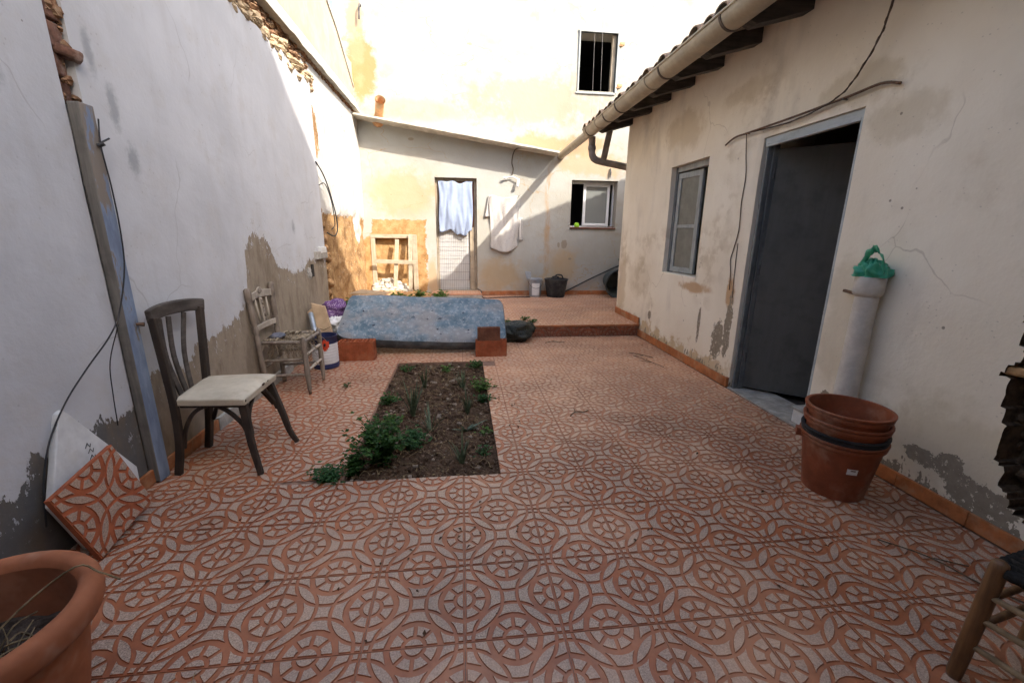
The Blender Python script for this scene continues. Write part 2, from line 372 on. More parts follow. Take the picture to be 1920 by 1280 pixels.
def mat_right():
    t = NT('plaster_right', 0.93, 0.15); p = t.sep(t.pos); y, z = p[1], p[2]; yz = (y, z)
    n = t.noise(1.2, 6, .6); n2 = t.noise(5, 7, .68)
    base = t.mix(t.step(n, .35, .7), (.79,.725,.60), (.73,.655,.525))
    base = t.mix(t.math('MULTIPLY', t.step(t.noise(.9, 5, .6, t.map(t.pos, (1,1,1), (4,2,7))), .5, .7), t.math('MULTIPLY', t.step(n2, .42, .6), .5)), base, (.40,.305,.18))
    base = t.mix(t.math('MULTIPLY', t.step(t.noise(2, 5, .6, t.map(t.pos, (1,1,.3), (3,3,3))), .52, .72), .4), base, (.40,.36,.31))
    def spot(c, r, col, amt, soft=.4, sc_=5, w=1.0):
        nonlocal base
        d = t.math('ADD', t.blob(yz, c, r), t.math('MULTIPLY', t.math('SUBTRACT', t.noise(4, 4, .7), .5), w*2))
        k = t.math('SUBTRACT', 1.0, t.step(d, 1-soft, 1+soft*.6)); base = t.mix(t.math('MULTIPLY', k, amt), base, col)
    spot((1.7, 2.62), (.35, .12), (.46,.37,.23), .5); spot((1.35, 2.3), (.25, .16), (.46,.37,.23), .4)
    spot((4.2, 2.85), (.5, .22), (.44,.34,.20), .45); spot((3.0, 2.95), (.4, .1), (.46,.37,.24), .4)
    spot((5.9, .7), (.18, .6), (.46,.35,.2), .5); spot((5.2, .9), (.4, .3), (.48,.39,.26), .35)
    spot((3.55, .96), (.32, .06), (.45,.27,.13), .8, .4, 6); spot((2.82, 1.0), (.08, .18), (.48,.28,.13), .85, .3, 6)
    spot((1.45, .9), (.2, .5), (.47,.40,.27), .4); spot((0.6, .35), (.5, .3), (.45,.37,.23), .45, .5)
    spk = t.math('MULTIPLY', t.math('SUBTRACT', 1.0, t.step(t.vor(5.5, None, 'F1'), .045, .06)), t.step(t.noise(2.6, 2), .5, .57))
    base = t.mix(t.math('MULTIPLY', spk, .75), base, (.19,.15,.11))
    ck = crack_mask(t, .8, .0045, t.map(t.pos, (1,1,.7)), t.step(t.noise(.8, 3, .5, t.map(t.pos, (1,1,1), (2,8,5))), .50, .58), .45)
    base = t.mix(t.math('MULTIPLY', ck, .30), base, (.25,.18,.11)); pit = t.math('MULTIPLY', t.step(t.vor(24, t.map(t.pos, (1,1,1.3)), 'F1'), .16, .08), t.step(n2, .46, .58)); base = t.mix(t.math('MULTIPLY', pit, .4), base, (.28,.24,.19))
    # salt-blown lower band: ochre undercoat, then bare grey render
    jo = t.math('MULTIPLY', t.math('SUBTRACT', t.noise(4.5, 7, .7), .5), .9)
    far = t.step(y, 2.0, 3.2)
    och = t.math('MULTIPLY', t.step(t.math('SUBTRACT', t.math('ADD', .22, jo), z), -.05, .05), far)
    base = t.mix(t.math('MULTIPLY', och, .75), base, (.50,.35,.18))
    jg = t.math('ADD', t.math('MULTIPLY', t.math('SUBTRACT', t.noise(7, 7, .72, t.map(t.pos, (1,1,.45))), .5), 1.5), t.math('MULTIPLY', t.math('SUBTRACT', t.noise(30, 4, .7), .5), .25))
    line = t.math('ADD', .03, t.math('MULTIPLY', t.math('SUBTRACT', 1.0, t.step(y, .3, 1.0)), .10))
    peel = t.step(t.math('SUBTRACT', t.math('ADD', line, jg), z), -.006, .006)
    peel = t.math('MULTIPLY', peel, t.step(z, 0.85, 0.7))
    for c, r in (((2.79,.62),(.06,.34)),((2.95,.45),(.10,.22)),((3.35,.55),(.03,.22)),((4.7,.4),(.05,.07)),((.72,.26),(.10,.06)),((.56,.27),(.08,.09)),((.40,.17),(.16,.10)),((1.47,.35),(.05,.06))):
        d = t.math('ADD', t.blob(yz, c, r), t.math('MULTIPLY', t.math('SUBTRACT', t.noise(16, 6, .72), .5), 1.6)); q = t.math('SUBTRACT', 1.0, t.step(d, .95, 1.02))
        peel = t.math('MAXIMUM', peel, q)
    keep = t.step(t.noise(30, 4, .75), .60, .63); peel = t.math('MULTIPLY', peel, t.math('SUBTRACT', 1.0, keep))
    ren = t.mix(t.noise(12, 6, .75), (.17,.135,.095), (.36,.31,.235))
    col = t.mix(peel, base, ren)
    return t.out(col, t.bump(n2, .6, .011))

def mat_tile_red():
    t = NT('tile_red', 0.45, 0.5); r = t.rnd()
    n = t.noise(9, 6, .65); n2 = t.noise(1.3, 5, .6)
    c = t.mix(t.step(n, .3, .7), (.215,.058,.020), (.35,.103,.036))
    c = t.mix(t.math('MULTIPLY', r, .35), c, (.34,.125,.05))
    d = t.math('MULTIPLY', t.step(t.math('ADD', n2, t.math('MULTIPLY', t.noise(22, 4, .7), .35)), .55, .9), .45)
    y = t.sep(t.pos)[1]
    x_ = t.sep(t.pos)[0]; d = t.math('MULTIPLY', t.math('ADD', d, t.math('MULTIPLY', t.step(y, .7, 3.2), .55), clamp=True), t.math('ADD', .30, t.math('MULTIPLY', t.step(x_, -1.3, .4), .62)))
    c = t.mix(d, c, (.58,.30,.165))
    c = t.mix(t.math('MULTIPLY', t.step(t.noise(.55, 4, .65, t.map(t.pos, (1,1,1), (3,7,0))), .50, .64), .40), c, (.13,.05,.025))
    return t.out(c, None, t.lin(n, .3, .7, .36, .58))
def mat_tile_grey():
    t = NT('tile_grey', 0.48, 0.5); r = t.rnd()
    sp = t.noise(150, 3, .7); sp2 = t.noise(320, 2, .6)
    c = t.ramp(sp, [(.34,(.12,.085,.062)), (.46,(.30,.215,.158)), (.56,(.43,.315,.235)), (.68,(.57,.44,.34))])
    c = t.mix(t.math('MULTIPLY', t.step(sp2, .6, .68), .6), c, (.13,.11,.10))
    c = t.mix(t.math('MULTIPLY', r, .45), c, (.33,.215,.155)); c = t.mix(t.math('MULTIPLY', t.step(t.noise(.55, 4, .65, t.map(t.pos, (1,1,1), (3,7,0))), .50, .64), .35), c, (.17,.115,.085))
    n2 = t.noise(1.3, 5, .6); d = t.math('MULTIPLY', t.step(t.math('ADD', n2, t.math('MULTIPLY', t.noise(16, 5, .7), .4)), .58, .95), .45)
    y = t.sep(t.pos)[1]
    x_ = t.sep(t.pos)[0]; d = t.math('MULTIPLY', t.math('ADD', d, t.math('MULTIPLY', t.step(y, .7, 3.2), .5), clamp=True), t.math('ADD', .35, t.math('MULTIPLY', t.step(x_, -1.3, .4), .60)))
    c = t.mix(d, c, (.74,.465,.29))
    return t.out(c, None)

M = {}
M['left'] = mat_left(); M['far_left'] = mat_far_left(); M['back'] = mat_back(); M['right'] = mat_right()
M['tile_red'] = mat_tile_red(); M['tile_grey'] = mat_tile_grey()
M['mortar'] = simple('mortar', (.23,.14,.10), .3, 20, .95, .1, .4, .004, obj=False)
M['skirt'] = simple('skirting', (.40,.135,.045), .28, 7, .55, .35, .15, .002, dirt=(.42,.27,.16), dscale=6, damt=.6, obj=False)
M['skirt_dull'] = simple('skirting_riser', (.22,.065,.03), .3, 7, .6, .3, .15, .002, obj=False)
M['concrete'] = simple('concrete', (.36,.34,.30), .25, 8, .95, .1, .5, .006, dirt=(.25,.21,.17), obj=False)
M['cream'] = simple('cream_render', (.44,.375,.29), .14, 2.5, .95, .1, .4, .006, dirt=(.46,.38,.28), dscale=3, damt=.5, obj=False)
M['capmortar'] = simple('cap_mortar', (.40,.385,.34), .2, 6, .95, .1, .5, .008, dirt=(.33,.32,.28), dscale=5, damt=.7, obj=False)
M['cornice'] = simple('cornice', (.56,.52,.44), .2, 5, .95, .1, .4, .006, dirt=(.34,.31,.24), dscale=4, damt=.7, obj=False)
M['mud'] = simple('mud', (.40,.24,.115), .45, 9, .97, .05, .8, .012, dirt=(.24,.13,.07), dscale=7, damt=.7, obj=False)
M['rubble'] = simple('rubble', (.19,.105,.06), .5, 14, .97, .05, .8, .01, dirt=(.45,.34,.22), dscale=11, damt=.6, obj=False)
M['rubble_light'] = simple('rubble_light', (.40,.31,.20), .35, 12, .97, .05, .8, .01, dirt=(.35,.23,.13), dscale=11, damt=.6, obj=False)
M['brick'] = simple('old_brick', (.16,.085,.06), .4, 14, .95, .1, .6, .006, dirt=(.36,.30,.26), dscale=9, damt=.6)
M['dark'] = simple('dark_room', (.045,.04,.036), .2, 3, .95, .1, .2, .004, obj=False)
M['room'] = simple('room_wall', (.20,.185,.17), .15, 3, .95, .1, .2, .004, obj=False)
M['white_rock'] = simple('lime_rubble', (.47,.43,.36), .2, 9, .95, .1, .7, .008, dirt=(.38,.27,.15), dscale=7, damt=.6, obj=False)
M['earth'] = simple('earth', (.16,.105,.065), .4, 6, .98, .05, .8, .02, obj=False)
M['roof'] = simple('roof_tile', (.30,.20,.13), .35, 9, .95, .1, .5, .005, dirt=(.36,.33,.27), dscale=6, damt=.7, obj=False)
M['adobe'] = simple('adobe', (.40,.235,.10), .2, 7, .97, .05, .8, .012, dirt=(.48,.34,.18), dscale=7, damt=.6, obj=False)
M['riser_grey'] = simple('riser_pattern', (.24,.115,.07), .3, 20, .7, .3, .1, .002, obj=False)
M['holemud'] = simple('hole_mud', (.085,.055,.034), .5, 12, .97, .05, .8, .01, dirt=(.17,.115,.07), dscale=11, damt=.5, obj=False)
M['tubgreen'] = simple('dark_tub', (.055,.065,.062), .25, 8, .6, .3, .2, .003, dirt=(.10,.10,.09))
# ------------------------------------------------------------------ ground
g = MB(); g.add([(-60,-60,-.45),(60,-60,-.45),(60,60,-.45),(-60,60,-.45)], [(0,1,2,3)])
tag(g.build('ground', M['earth']), kind='structure')

# ------------------------------------------------------------------ floor tiles
T = 0.4; TH = 0.0045
def tile_pieces():
    P = []; ri, rs0, rs1, rb, Ro, gp, e = .090, .124, .230, .284, .418, .0155, .014
    W4 = [(.5,0,0),(1,.5,90),(.5,1,180),(0,.5,270)]
    def rot(c, a, pts):
        ca, sa = math.cos(R(a)), math.sin(R(a)); return [(c[0]+u*ca-v*sa, c[1]+u*sa+v*ca) for u, v in pts]
    for cx, cy, a in W4:
        A = []
        # half disc
        t0 = math.asin(e/ri); A.append([(ri*math.cos(lerp(t0, math.pi-t0, k/9)), ri*math.sin(lerp(t0, math.pi-t0, k/9))) for k in range(10)])
        # four wedges of the ring
        for q in range(4):
            h = .0155
            def ang(r, lo): return (R(q*45)+math.asin(h/r)) if lo else (R(q*45+45)-math.asin(h/r))
            o = [(rs1*math.cos(lerp(ang(rs1,1), ang(rs1,0), k/5)), rs1*math.sin(lerp(ang(rs1,1), ang(rs1,0), k/5))) for k in range(6)]
            i = [(rs0*math.cos(lerp(ang(rs0,0), ang(rs0,1), k/3)), rs0*math.sin(lerp(ang(rs0,0), ang(rs0,1), k/3))) for k in range(4)]
            A.append(o+i)
        # concave pieces between the ring and its neighbours
        r0, r1 = rb+.004, Ro-gp
        def lim(r): return math.acos(max(-1, min(1, (r*r+.5-(Ro+gp)**2)/(1.41421*r))))
        n = 5; rr = [lerp(r0, r1, k/n) for k in range(n+1)]
        lo = [(r*math.cos(R(45)+lim(r)), r*math.sin(R(45)+lim(r))) for r in rr]; hi = [(r*math.cos(R(135)-lim(r)), r*math.sin(R(135)-lim(r))) for r in reversed(rr)]
        ok = [r for r in rr if R(45)+lim(r) < R(90)-.01]
        if len(ok) == len(rr):
            arc = [(r1*math.cos(lerp(R(45)+lim(r1), R(135)-lim(r1), k/4)), r1*math.sin(lerp(R(45)+lim(r1), R(135)-lim(r1), k/4))) for k in range(1, 4)]
            arc0 = [(r0*math.cos(lerp(R(135)-lim(r0), R(45)+lim(r0), k/4)), r0*math.sin(lerp(R(135)-lim(r0), R(45)+lim(r0), k/4))) for k in range(1, 4)]
            A.append(lo+arc+hi+arc0)
        for sgn in (1, -1):
            s_ = [(r*math.cos(R(45)-lim(r)), r*math.sin(R(45)-lim(r))) for r in rr]
            s_ = [p for p in s_ if p[1] > e+.004]
            if len(s_) >= 2:
                body = [(math.sqrt(r0*r0-e*e), e)] + [(r1 if k == 0 else r1, e) for k in range(1)] + list(reversed(s_))
                A.append(body if sgn > 0 else [(-u, v) for u, v in reversed(body)])
        for pl in A: P.append(rot((cx, cy), a, pl))
    # leaves
    rl = Ro-gp; hl = math.sqrt(rl*rl-.125); th = math.atan2(hl, .353553)
    for q in range(4):
        a = 45+q*90; c = (.5+.353553*math.cos(R(a)), .5+.353553*math.sin(R(a)))
        pl = [(-.353553+rl*math.cos(lerp(-th, th, k/7)), rl*math.sin(lerp(-th, th, k/7))) for k in range(8)]
        pl += [(.353553-rl*math.cos(lerp(-th, th, k/7)), -rl*math.sin(lerp(-th, th, k/7))) for k in range(1, 7)]
        P.append(rot(c, a+90, pl))
    # centre diamond and corner quarters
    rq = Ro+gp; f = math.asin(.353553/rq)    # arc limit on the diagonal
    d = .353553-math.sqrt(rq*rq-.125) if rq*rq > .125 else 0
    tip = (.5-.353553) ; 
    def quarter(cx, cy, a):     # concave star quarter between axes at angle a
        dg = .353553-math.sqrt(max(0, rq*rq-.125)) ; dg = .353553*1.0 - math.sqrt(rq*rq-.353553**2)
        return dg
    dg = .3535534 - math.sqrt(rq*rq-.125)
    pts = []
    for q in range(4):
        c = (.5*math.cos(R(q*90)), .5*math.sin(R(q*90))); half = math.atan2(dg*.70711, .5-dg*.70711)
        for k in range(6):
            an = R(q*90+180)+lerp(half, -half, k/6); pts.append((c[0]+rq*math.cos(an), c[1]+rq*math.sin(an)))
    P.append([(.5+u, .5+v) for u, v in pts])
    for cx, cy, a in ((0,0,0),(1,0,90),(1,1,180),(0,1,270)):
        q = [(e, e), (.5-rq, e)]
        half = math.atan2(dg*.70711, .5-dg*.70711)
        q += [(.5+rq*math.cos(math.pi-t_), rq*math.sin(math.pi-t_)) for t_ in (half*.4, half*.75, half)]
        q += [(rq*math.sin(math.pi-t_), .5+rq*math.cos(math.pi-t_)) for t_ in (half*.75, half*.4)]
        q += [(e, .5-rq)]
        P.append(rot((cx, cy), a, q))
    return P
def tile_mesh(name='tile'):
    mb = MB(); e = .0018/T
    mb.box(e*T, T-e*T, e*T, T-e*T, -.028, -TH, 0)
    for pl in tile_pieces():
        n = len(pl); cx = sum(p[0] for p in pl)/n; cy = sum(p[1] for p in pl)/n
        # small outward skirt so each raised piece has a soft shoulder
        lo = []; hi = []
        for i in range(n):
            ax, ay = pl[i-1]; bx, by = pl[i]; dx, dy = pl[(i+1)%n]
            tx, ty = dx-ax, dy-ay; l = math.hypot(tx, ty) or 1; nx, ny = ty/l, -tx/l
            if (bx-cx)*nx+(by-cy)*ny < 0 and False: nx, ny = -nx, -ny
            lo.append((bx*T, by*T, -TH-.0005)); hi.append(((bx-nx*.006)*T, (by-ny*.006)*T, 0))
        area = sum(pl[i][0]*pl[(i+1)%n][1]-pl[(i+1)%n][0]*pl[i][1] for i in range(n))
        if area < 0: hi = [(2*lo[i][0]-hi[i][0], 2*lo[i][1]-hi[i][1], 0) for i in range(n)]
        mb.add(lo+hi, [tuple(range(n, 2*n))] + [(i, (i+1)%n, n+(i+1)%n, n+i) for i in range(n)], 1)
        mb.m[-n:] = [0]*n
    return mb.mesh(name, [M['tile_red'], M['tile_grey']])
TILE = tile_mesh()
def cut_tile(x0, y0, keep):
    # keep: list of (axis, value, sign) half-spaces in world coordinates
    bm = bmesh.new(); bm.from_mesh(TILE)
    for ax, val, sg in keep:
        off = val-(x0 if ax == 0 else y0); co = [0,0,0]; no = [0,0,0]; co[ax] = off; no[ax] = -sg
        gm = bm.verts[:]+bm.edges[:]+bm.faces[:]
        r = bmesh.ops.bisect_plane(bm, geom=gm, plane_co=co, plane_no=no, clear_outer=True)
        ed = [q for q in r['geom_cut'] if isinstance(q, bmesh.types.BMEdge)]
        try: bmesh.ops.edgeloop_fill(bm, edges=ed, mat_nr=0)
        except Exception: pass
    me = bpy.data.meshes.new('tile_cut')
    if not bm.faces: bm.free(); return None
    bm.to_mesh(me); bm.free(); me.materials.append(M['tile_red']); me.materials.append(M['tile_grey']); return me
BX0, BX1, BY0, BY1 = -.785, .25, 1.2, 3.80
YS = 5.03                                        # foot of the terrace step
fl = MB()
for a in ((-2.3,BX0,-2.2,YS+.1),(BX1,2.95,-2.2,YS+.1),(BX0,BX1,-2.2,BY0),(BX0,BX1,BY1,YS+.1)): fl.box(a[0],a[1],a[2],a[3],-.2,-.0075)
floor = tag(fl.build('patio_floor', M['mortar']), kind='structure')
rt_ = random.Random(3)
def lay(x0, y0, parent, z=0.0, me=None):
    o = put('tile', me or TILE, parent); o.location = (x0, y0, z + rt_.uniform(-.0009, .0009))
    o.rotation_euler = (rt_.uniform(-.0022, .0022), rt_.uniform(-.0022, .0022), 0)
    return o
for i in range(-5, 7):
    for j in range(-3, 13):
        x0, y0 = i*T, j*T; keep = []
        if y0+T > YS: keep.append((1, YS-.003, -1))
        inb_x = x0 < BX1-.01 and x0+T > BX0+.02; inb_y = y0 < BY1-.01 and y0+T > BY0+.01
        if inb_x and inb_y:
            if y0+T > BY1+.01: keep.append((1, BY1, 1))          # strip beyond the bed
            elif x0+T > BX1+.01: keep.append((0, BX1, 1))        # strip beside the bed
            else: continue
        if i == -3 and j == 3: keep.append((1, 1.232, 1))         # broken corner by the weeds
        lay(x0, y0, floor, 0.0, cut_tile(x0, y0, keep) if keep else None)

# ------------------------------------------------------------------ raised terrace and its step
ZT = 0.185
te = MB()
te.box(-.62, 6.0, YS+.02, 8.6, -.1, ZT-.0075); te.box(-2.4, -.62, YS+.02, 8.6, -.1, ZT-.06)
terrace = tag(te.build('terrace_floor', M['mortar']), kind='structure')
for i in range(-1, 10):
    for j in range(0, 9):
        x0, y0 = i*T-.22, YS-.012+j*T; keep = []
        if y0+T > 8.395: keep.append((1, 8.395, -1))
        if x0 > 2.9 and y0 < 6.0-T*.2: continue
        lay(x0, y0, terrace, ZT, cut_tile(x0, y0, keep) if keep else None)
RISER = None
for i in range(-1, 8):
    x0 = i*T-.22
    bm = bmesh.new(); bm.from_mesh(TILE)
    bmesh.ops.bisect_plane(bm, geom=bm.verts[:]+bm.edges[:]+bm.faces[:], plane_co=(0,ZT-.03,0), plane_no=(0,1,0), clear_outer=True)
    if x0+T > 2.83: bmesh.ops.bisect_plane(bm, geom=bm.verts[:]+bm.edges[:]+bm.faces[:], plane_co=(2.83-x0,0,0), plane_no=(1,0,0), clear_outer=True)
    bmesh.ops.rotate(bm, verts=bm.verts, matrix=Matrix.Rotation(R(90), 3, 'X'))
    me = bpy.data.meshes.new('riser_tile'); bm.to_mesh(me); bm.free()
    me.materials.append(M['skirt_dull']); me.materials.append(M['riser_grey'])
    o = put('riser_tile', me, terrace); o.location = (x0, YS, .001)
for i in range(8):
    b = MB(); x0 = .18+i*T-.4; b.box(x0+.001, min(x0+T, 2.82)-.001, YS-.016, YS+.012, ZT-.022, ZT+.001); b.build('step_nosing', M['skirt'], terrace, bevel=.005)
# little tiled doorstep in front of the back door
ds = MB(); ds.box(-.66, .44, 7.88, 8.5, ZT+.001, .282); dstep = tag(ds.build('doorstep', M['concrete']), kind='structure')
for i in range(3):
    for j in range(2):
        x0, y0 = -.66+i*T, 7.875+j*T; k = []
        if x0+T > .44: k.append((0, .445, -1))
        if y0+T > 8.45: k.append((1, 8.45, -1))
        lay(x0, y0, dstep, .29, cut_tile(x0, y0, k) if k else None)

# ------------------------------------------------------------------ wall builder
def wall_mesh(axis, plane, thick, u0, u1, v0, v1, holes, step=.14, amp=.006, disp=None, top=None, pred=None, rmi=0):
    """axis 'x': face x=plane, u=y, v=z; axis 'y': face y=plane, u=x, v=z. thick is signed, away from the yard."""
    def cuts(a, b, extra):
        s = sorted(set([a, b]+[e for e in extra if a < e < b])); out = []
        for p, q in zip(s, s[1:]):
            n = max(1, round((q-p)/step)); out += [lerp(p, q, k/n) for k in range(n)]
        return out+[b]
    U = cuts(u0, u1, [h[0] for h in holes]+[h[1] for h in holes]); V = cuts(v0, v1, [h[2] for h in holes]+[h[3] for h in holes])
    def pt(u, v, d):
        return (plane+d, u, v) if axis == 'x' else (u, plane+d, v)
    mb = MB(); idx = {}
    def vert(i, j, back):
        k = (i, j, back)
        if k not in idx:
            u, v = U[i], V[j]
            if top and j == len(V)-1: v = top(u)
            if pred and 0 < i < len(U)-1 and 0 < j < len(V)-1: u, v = u+.013*nz(u*47, v*47, 1.5), v+.013*nz(u*43, v*43, 8.5)
            d = thick if back else amp*nz(u*1.1, v*1.1, plane*3)+amp*.6*nz(u*3.1, v*3.1, plane*5)
            if not back and disp: d += disp(u, v)
            idx[k] = len(mb.v); mb.v.append(Vector(pt(u, v, d)))
        return idx[k]
    def solid(i, j):
        if i < 0 or j < 0 or i >= len(U)-1 or j >= len(V)-1: return False
        cu, cv = (U[i]+U[i+1])/2, (V[j]+V[j+1])/2
        if pred and pred(cu, cv): return False
        return not any(h[0] < cu < h[1] and h[2] < cv < h[3] for h in holes)
    for i in range(len(U)-1):
        for j in range(len(V)-1):
            if not solid(i, j): continue
            for b in (False, True):
                mb.f.append([vert(i,j,b), vert(i+1,j,b), vert(i+1,j+1,b), vert(i,j+1,b)]); mb.m.append(0)
            for di, dj, a, c in ((-1,0,(i,j),(i,j+1)),(1,0,(i+1,j),(i+1,j+1)),(0,-1,(i,j),(i+1,j)),(0,1,(i,j+1),(i+1,j+1))):
                if not solid(i+di, j+dj):
                    mb.f.append([vert(*a,False), vert(*c,False), vert(*c,True), vert(*a,True)]); mb.m.append(rmi)
    return mb
def rock(mb, c, r, seed=0, n=7, sq=(1,1,1), mi=0):
    rr = random.Random(seed); off = rr.uniform(0, 50); prof = []
    vs = []; k = 4
    for i in range(k+1):
        ph = math.pi*i/k
        for j in range(n):
            a = 2*math.pi*(j+.5*(i%2))/n; d = Vector((math.sin(ph)*math.cos(a), math.sin(ph)*math.sin(a), math.cos(ph)))
            q = r*(1+.45*nz(d.x*1.6+off, d.y*1.6, d.z*1.6))
            vs.append((c[0]+d.x*q*sq[0], c[1]+d.y*q*sq[1], c[2]+d.z*q*sq[2]))
    fs = []
    for i in range(k):
        for j in range(n): fs.append((i*n+j, i*n+(j+1)%n, (i+1)*n+(j+1)%n, (i+1)*n+j))
    mb.add(vs, fs, mi)

# ------------------------------------------------------------------ left wall (near stretch, groove, broken top)
LX = -1.98
lw = thing('courtyard_wall', 'long whitewashed left wall peeling to brown render, behind the dark wooden chair', 'wall', (LX, 1.6, 0))
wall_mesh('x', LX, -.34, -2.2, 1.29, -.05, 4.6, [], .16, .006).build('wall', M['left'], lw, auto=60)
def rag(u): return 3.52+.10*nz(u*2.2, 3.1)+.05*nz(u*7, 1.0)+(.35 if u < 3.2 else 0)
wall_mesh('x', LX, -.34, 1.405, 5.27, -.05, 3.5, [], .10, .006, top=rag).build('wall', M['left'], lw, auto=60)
gb = MB(); gb.box(-2.30, -2.07, 1.28, 1.41, -.05, 4.6); gb.build('groove_back', M['rubble'], lw)
rr = random.Random(11); z = 2.2; k = 0
while z < 3.6:
    h = rr.uniform(.09, .16); b = MB(); dx = rr.uniform(-.05, .005)
    b.box(-2.12, LX-.012+dx, 1.296+rr.uniform(0,.015), 1.40-rr.uniform(0,.015), z, z+h-.012)
    b.build('brick', M['brick'], lw, bevel=.012); z += h
b = MB(); b.bar((-2.05,1.33,2.46),(-1.955,1.43,2.43),.07,.055); b.build('loose_brick', M['brick'], lw, bevel=.014)
b = MB()
for i in range(60): rock(b, (LX-.03+rr.uniform(-.03,.012), rr.uniform(1.29,1.405), rr.uniform(2.2,3.6)), rr.uniform(.012,.035), i+70, 6)
tag(b.build('groove_rubble', M['rubble'], lw), kind='stuff')
# broken course of rubble under the coping
rb = MB(); rl_ = MB()
for i in range(520):
    y = rr.uniform(3.15, 5.45); z0 = 3.50+.10*nz(y*2.2, 3.1)+(-.02 if y > 3.5 else .0); zt = 3.90
    z = rr.uniform(z0-.04, zt); r = rr.uniform(.018, .06)
    low = (z-z0)/(zt-z0) < .38+.25*nz(y*3, 7)
    rock(rl_ if low else rb, (LX-.10+rr.uniform(-.03, .02)+(.06 if low else 0), y, z), r, i, 6, (1.0, 1.4, .8))
tag(rb.build('rubble_core', M['rubble'], lw), kind='stuff'); tag(rl_.build('rubble_mortar', M['rubble_light'], lw), kind='stuff')
c = MB(); c.box(-2.35, -2.075, 3.1, 5.5, 3.3, 3.92); c.build('rubble_backing', M['rubble'], lw)

# sloping mortar cap and the higher cream wall standing on it
def ztop(y): return max(4.32, 4.32+(8.45-y)*.62 if y > 7.4 else 4.97+(7.4-y)*.40)
cap = MB(); n = 40; vs = []
for i in range(n+1):
    y = lerp(2.4, 8.39, i/n); w = .012*nz(y*3, 9)
    for (x, z) in ((-1.955+w, 3.87+w), (-1.965+w, 3.905+w), (-2.075, 4.16), (-2.075, 3.87)): vs.append((x, y, z))
fs = []
for i in range(n):
    for j in range(4): fs.append((i*4+j, i*4+(j+1)%4, i*4+4+(j+1)%4, i*4+4+j))
fs += [(0,1,2,3), (n*4+3,n*4+2,n*4+1,n*4)]
cap.add(vs, fs); cap.build('mortar_cap', M['capmortar'], lw)
uw = thing('upper_wall', 'higher cream rendered wall with a sloping top above the broken left wall', 'wall', (-2.1, 6, 4))
wall_mesh('x', -2.09, -.3, 2.0, 8.45, 3.8, 5.0, [], .2, .006, top=ztop).build('wall', M['cream'], uw, auto=60)
cp = MB(); n = 24; vs = []
for i in range(n+1):
    y = lerp(5.0, 8.44, i/n)
    for x, dz in ((-2.07, .002), (-2.07, .05), (-2.42, .05), (-2.42, .002)): vs.append((x, y, ztop(y)+dz))
fs = []
for i in range(n):
    for j in range(4): fs.append((i*4+j, i*4+(j+1)%4, i*4+4+(j+1)%4, i*4+4+j))
cp.add(vs, fs+[(0,1,2,3),(n*4+3,n*4+2,n*4+1,n*4)]); cp.build('coping', M['capmortar'], uw)

# far stretch of the left wall: white above, bare mud below
fx = -2.06
def mudd(u, v):
    k = max(0, min(1, (1.88+.06*nz(u*5, 2)-v)/.05)); k2 = max(0, min(1, (6.6-u)/1.2))
    return k*(-.03+.06*nz(u*3.2, v*3.2, 4)+.035*nz(u*9, v*9, 2)+k2*.05*max(0, min(1, (1.3-v)/.9)))
flw = thing('mud_wall', 'far left wall white above and crumbling orange mud below, behind the mattress', 'wall', (fx, 6.8, 0))
wall_mesh('x', fx, -.3, 5.24, 8.45, -.05, 3.88, [], .06, .006, disp=mudd).build('wall', M['far_left'], flw, auto=60)
st = MB()
for i in range(150):
    y = rr.uniform(5.26, 8.3); rock(st, (fx+.01, y, 3.855+rr.uniform(-.025, .02)), rr.uniform(.015, .032), i, 6, (1, 1.5, .8))
tag(st.build('rubble_course', M['rubble'], flw), kind='stuff')
st = MB()
for i in range(70):
    z = rr.uniform(.15, 1.9); rock(st, (fx+rr.uniform(-.01, .05), 5.3+rr.uniform(-.03, .22)*(1.2-z/2.4), z), rr.uniform(.03, .085), i+300, 7, (1, 1.2, .8))
tag(st.build('broken_edge', M['mud'], flw, smooth=True), kind='stuff')

# ------------------------------------------------------------------ back building
YB = 8.4
bb = thing('back_house', 'tall sunlit cream house wall closing the yard, stained orange and cracked', 'building', (1, YB, 0))
D = (-.54, .36, .29, 2.72); Wn = (2.47, 3.53, 1.72, 2.74); Uw = (2.52, 3.31, 4.52, 5.60); Ni = (-1.96, -1.0, .30, 1.50)
wall_mesh('y', YB, .40, -2.36, 7.0, -.05, 9.2, [D, Wn, Uw, Ni], .16, .010).build('wall', M['back'], bb, auto=60)
# sloping cornice slab
co_ = MB(); vs = []; n = 30
for i in range(n+1):
    t_ = i/n; x = lerp(-2.055, 2.07, t_); z = lerp(3.775, 3.205, t_)+.006*nz(x*3, 5)
    for y, dz in ((7.95+.006*nz(x*5, 1), 0), (7.95+.006*nz(x*5, 1), .035), (YB+.02, .05), (YB+.02, .0)): vs.append((x, y, z+dz))
fs = []
for i in range(n):
    for j in range(4): fs.append((i*4+j, i*4+(j+1)%4, i*4+4+(j+1)%4, i*4+4+j))
co_.add(vs, fs+[(0,1,2,3),(n*4+3,n*4+2,n*4+1,n*4)]); co_.build('cornice', M['cornice'], bb)
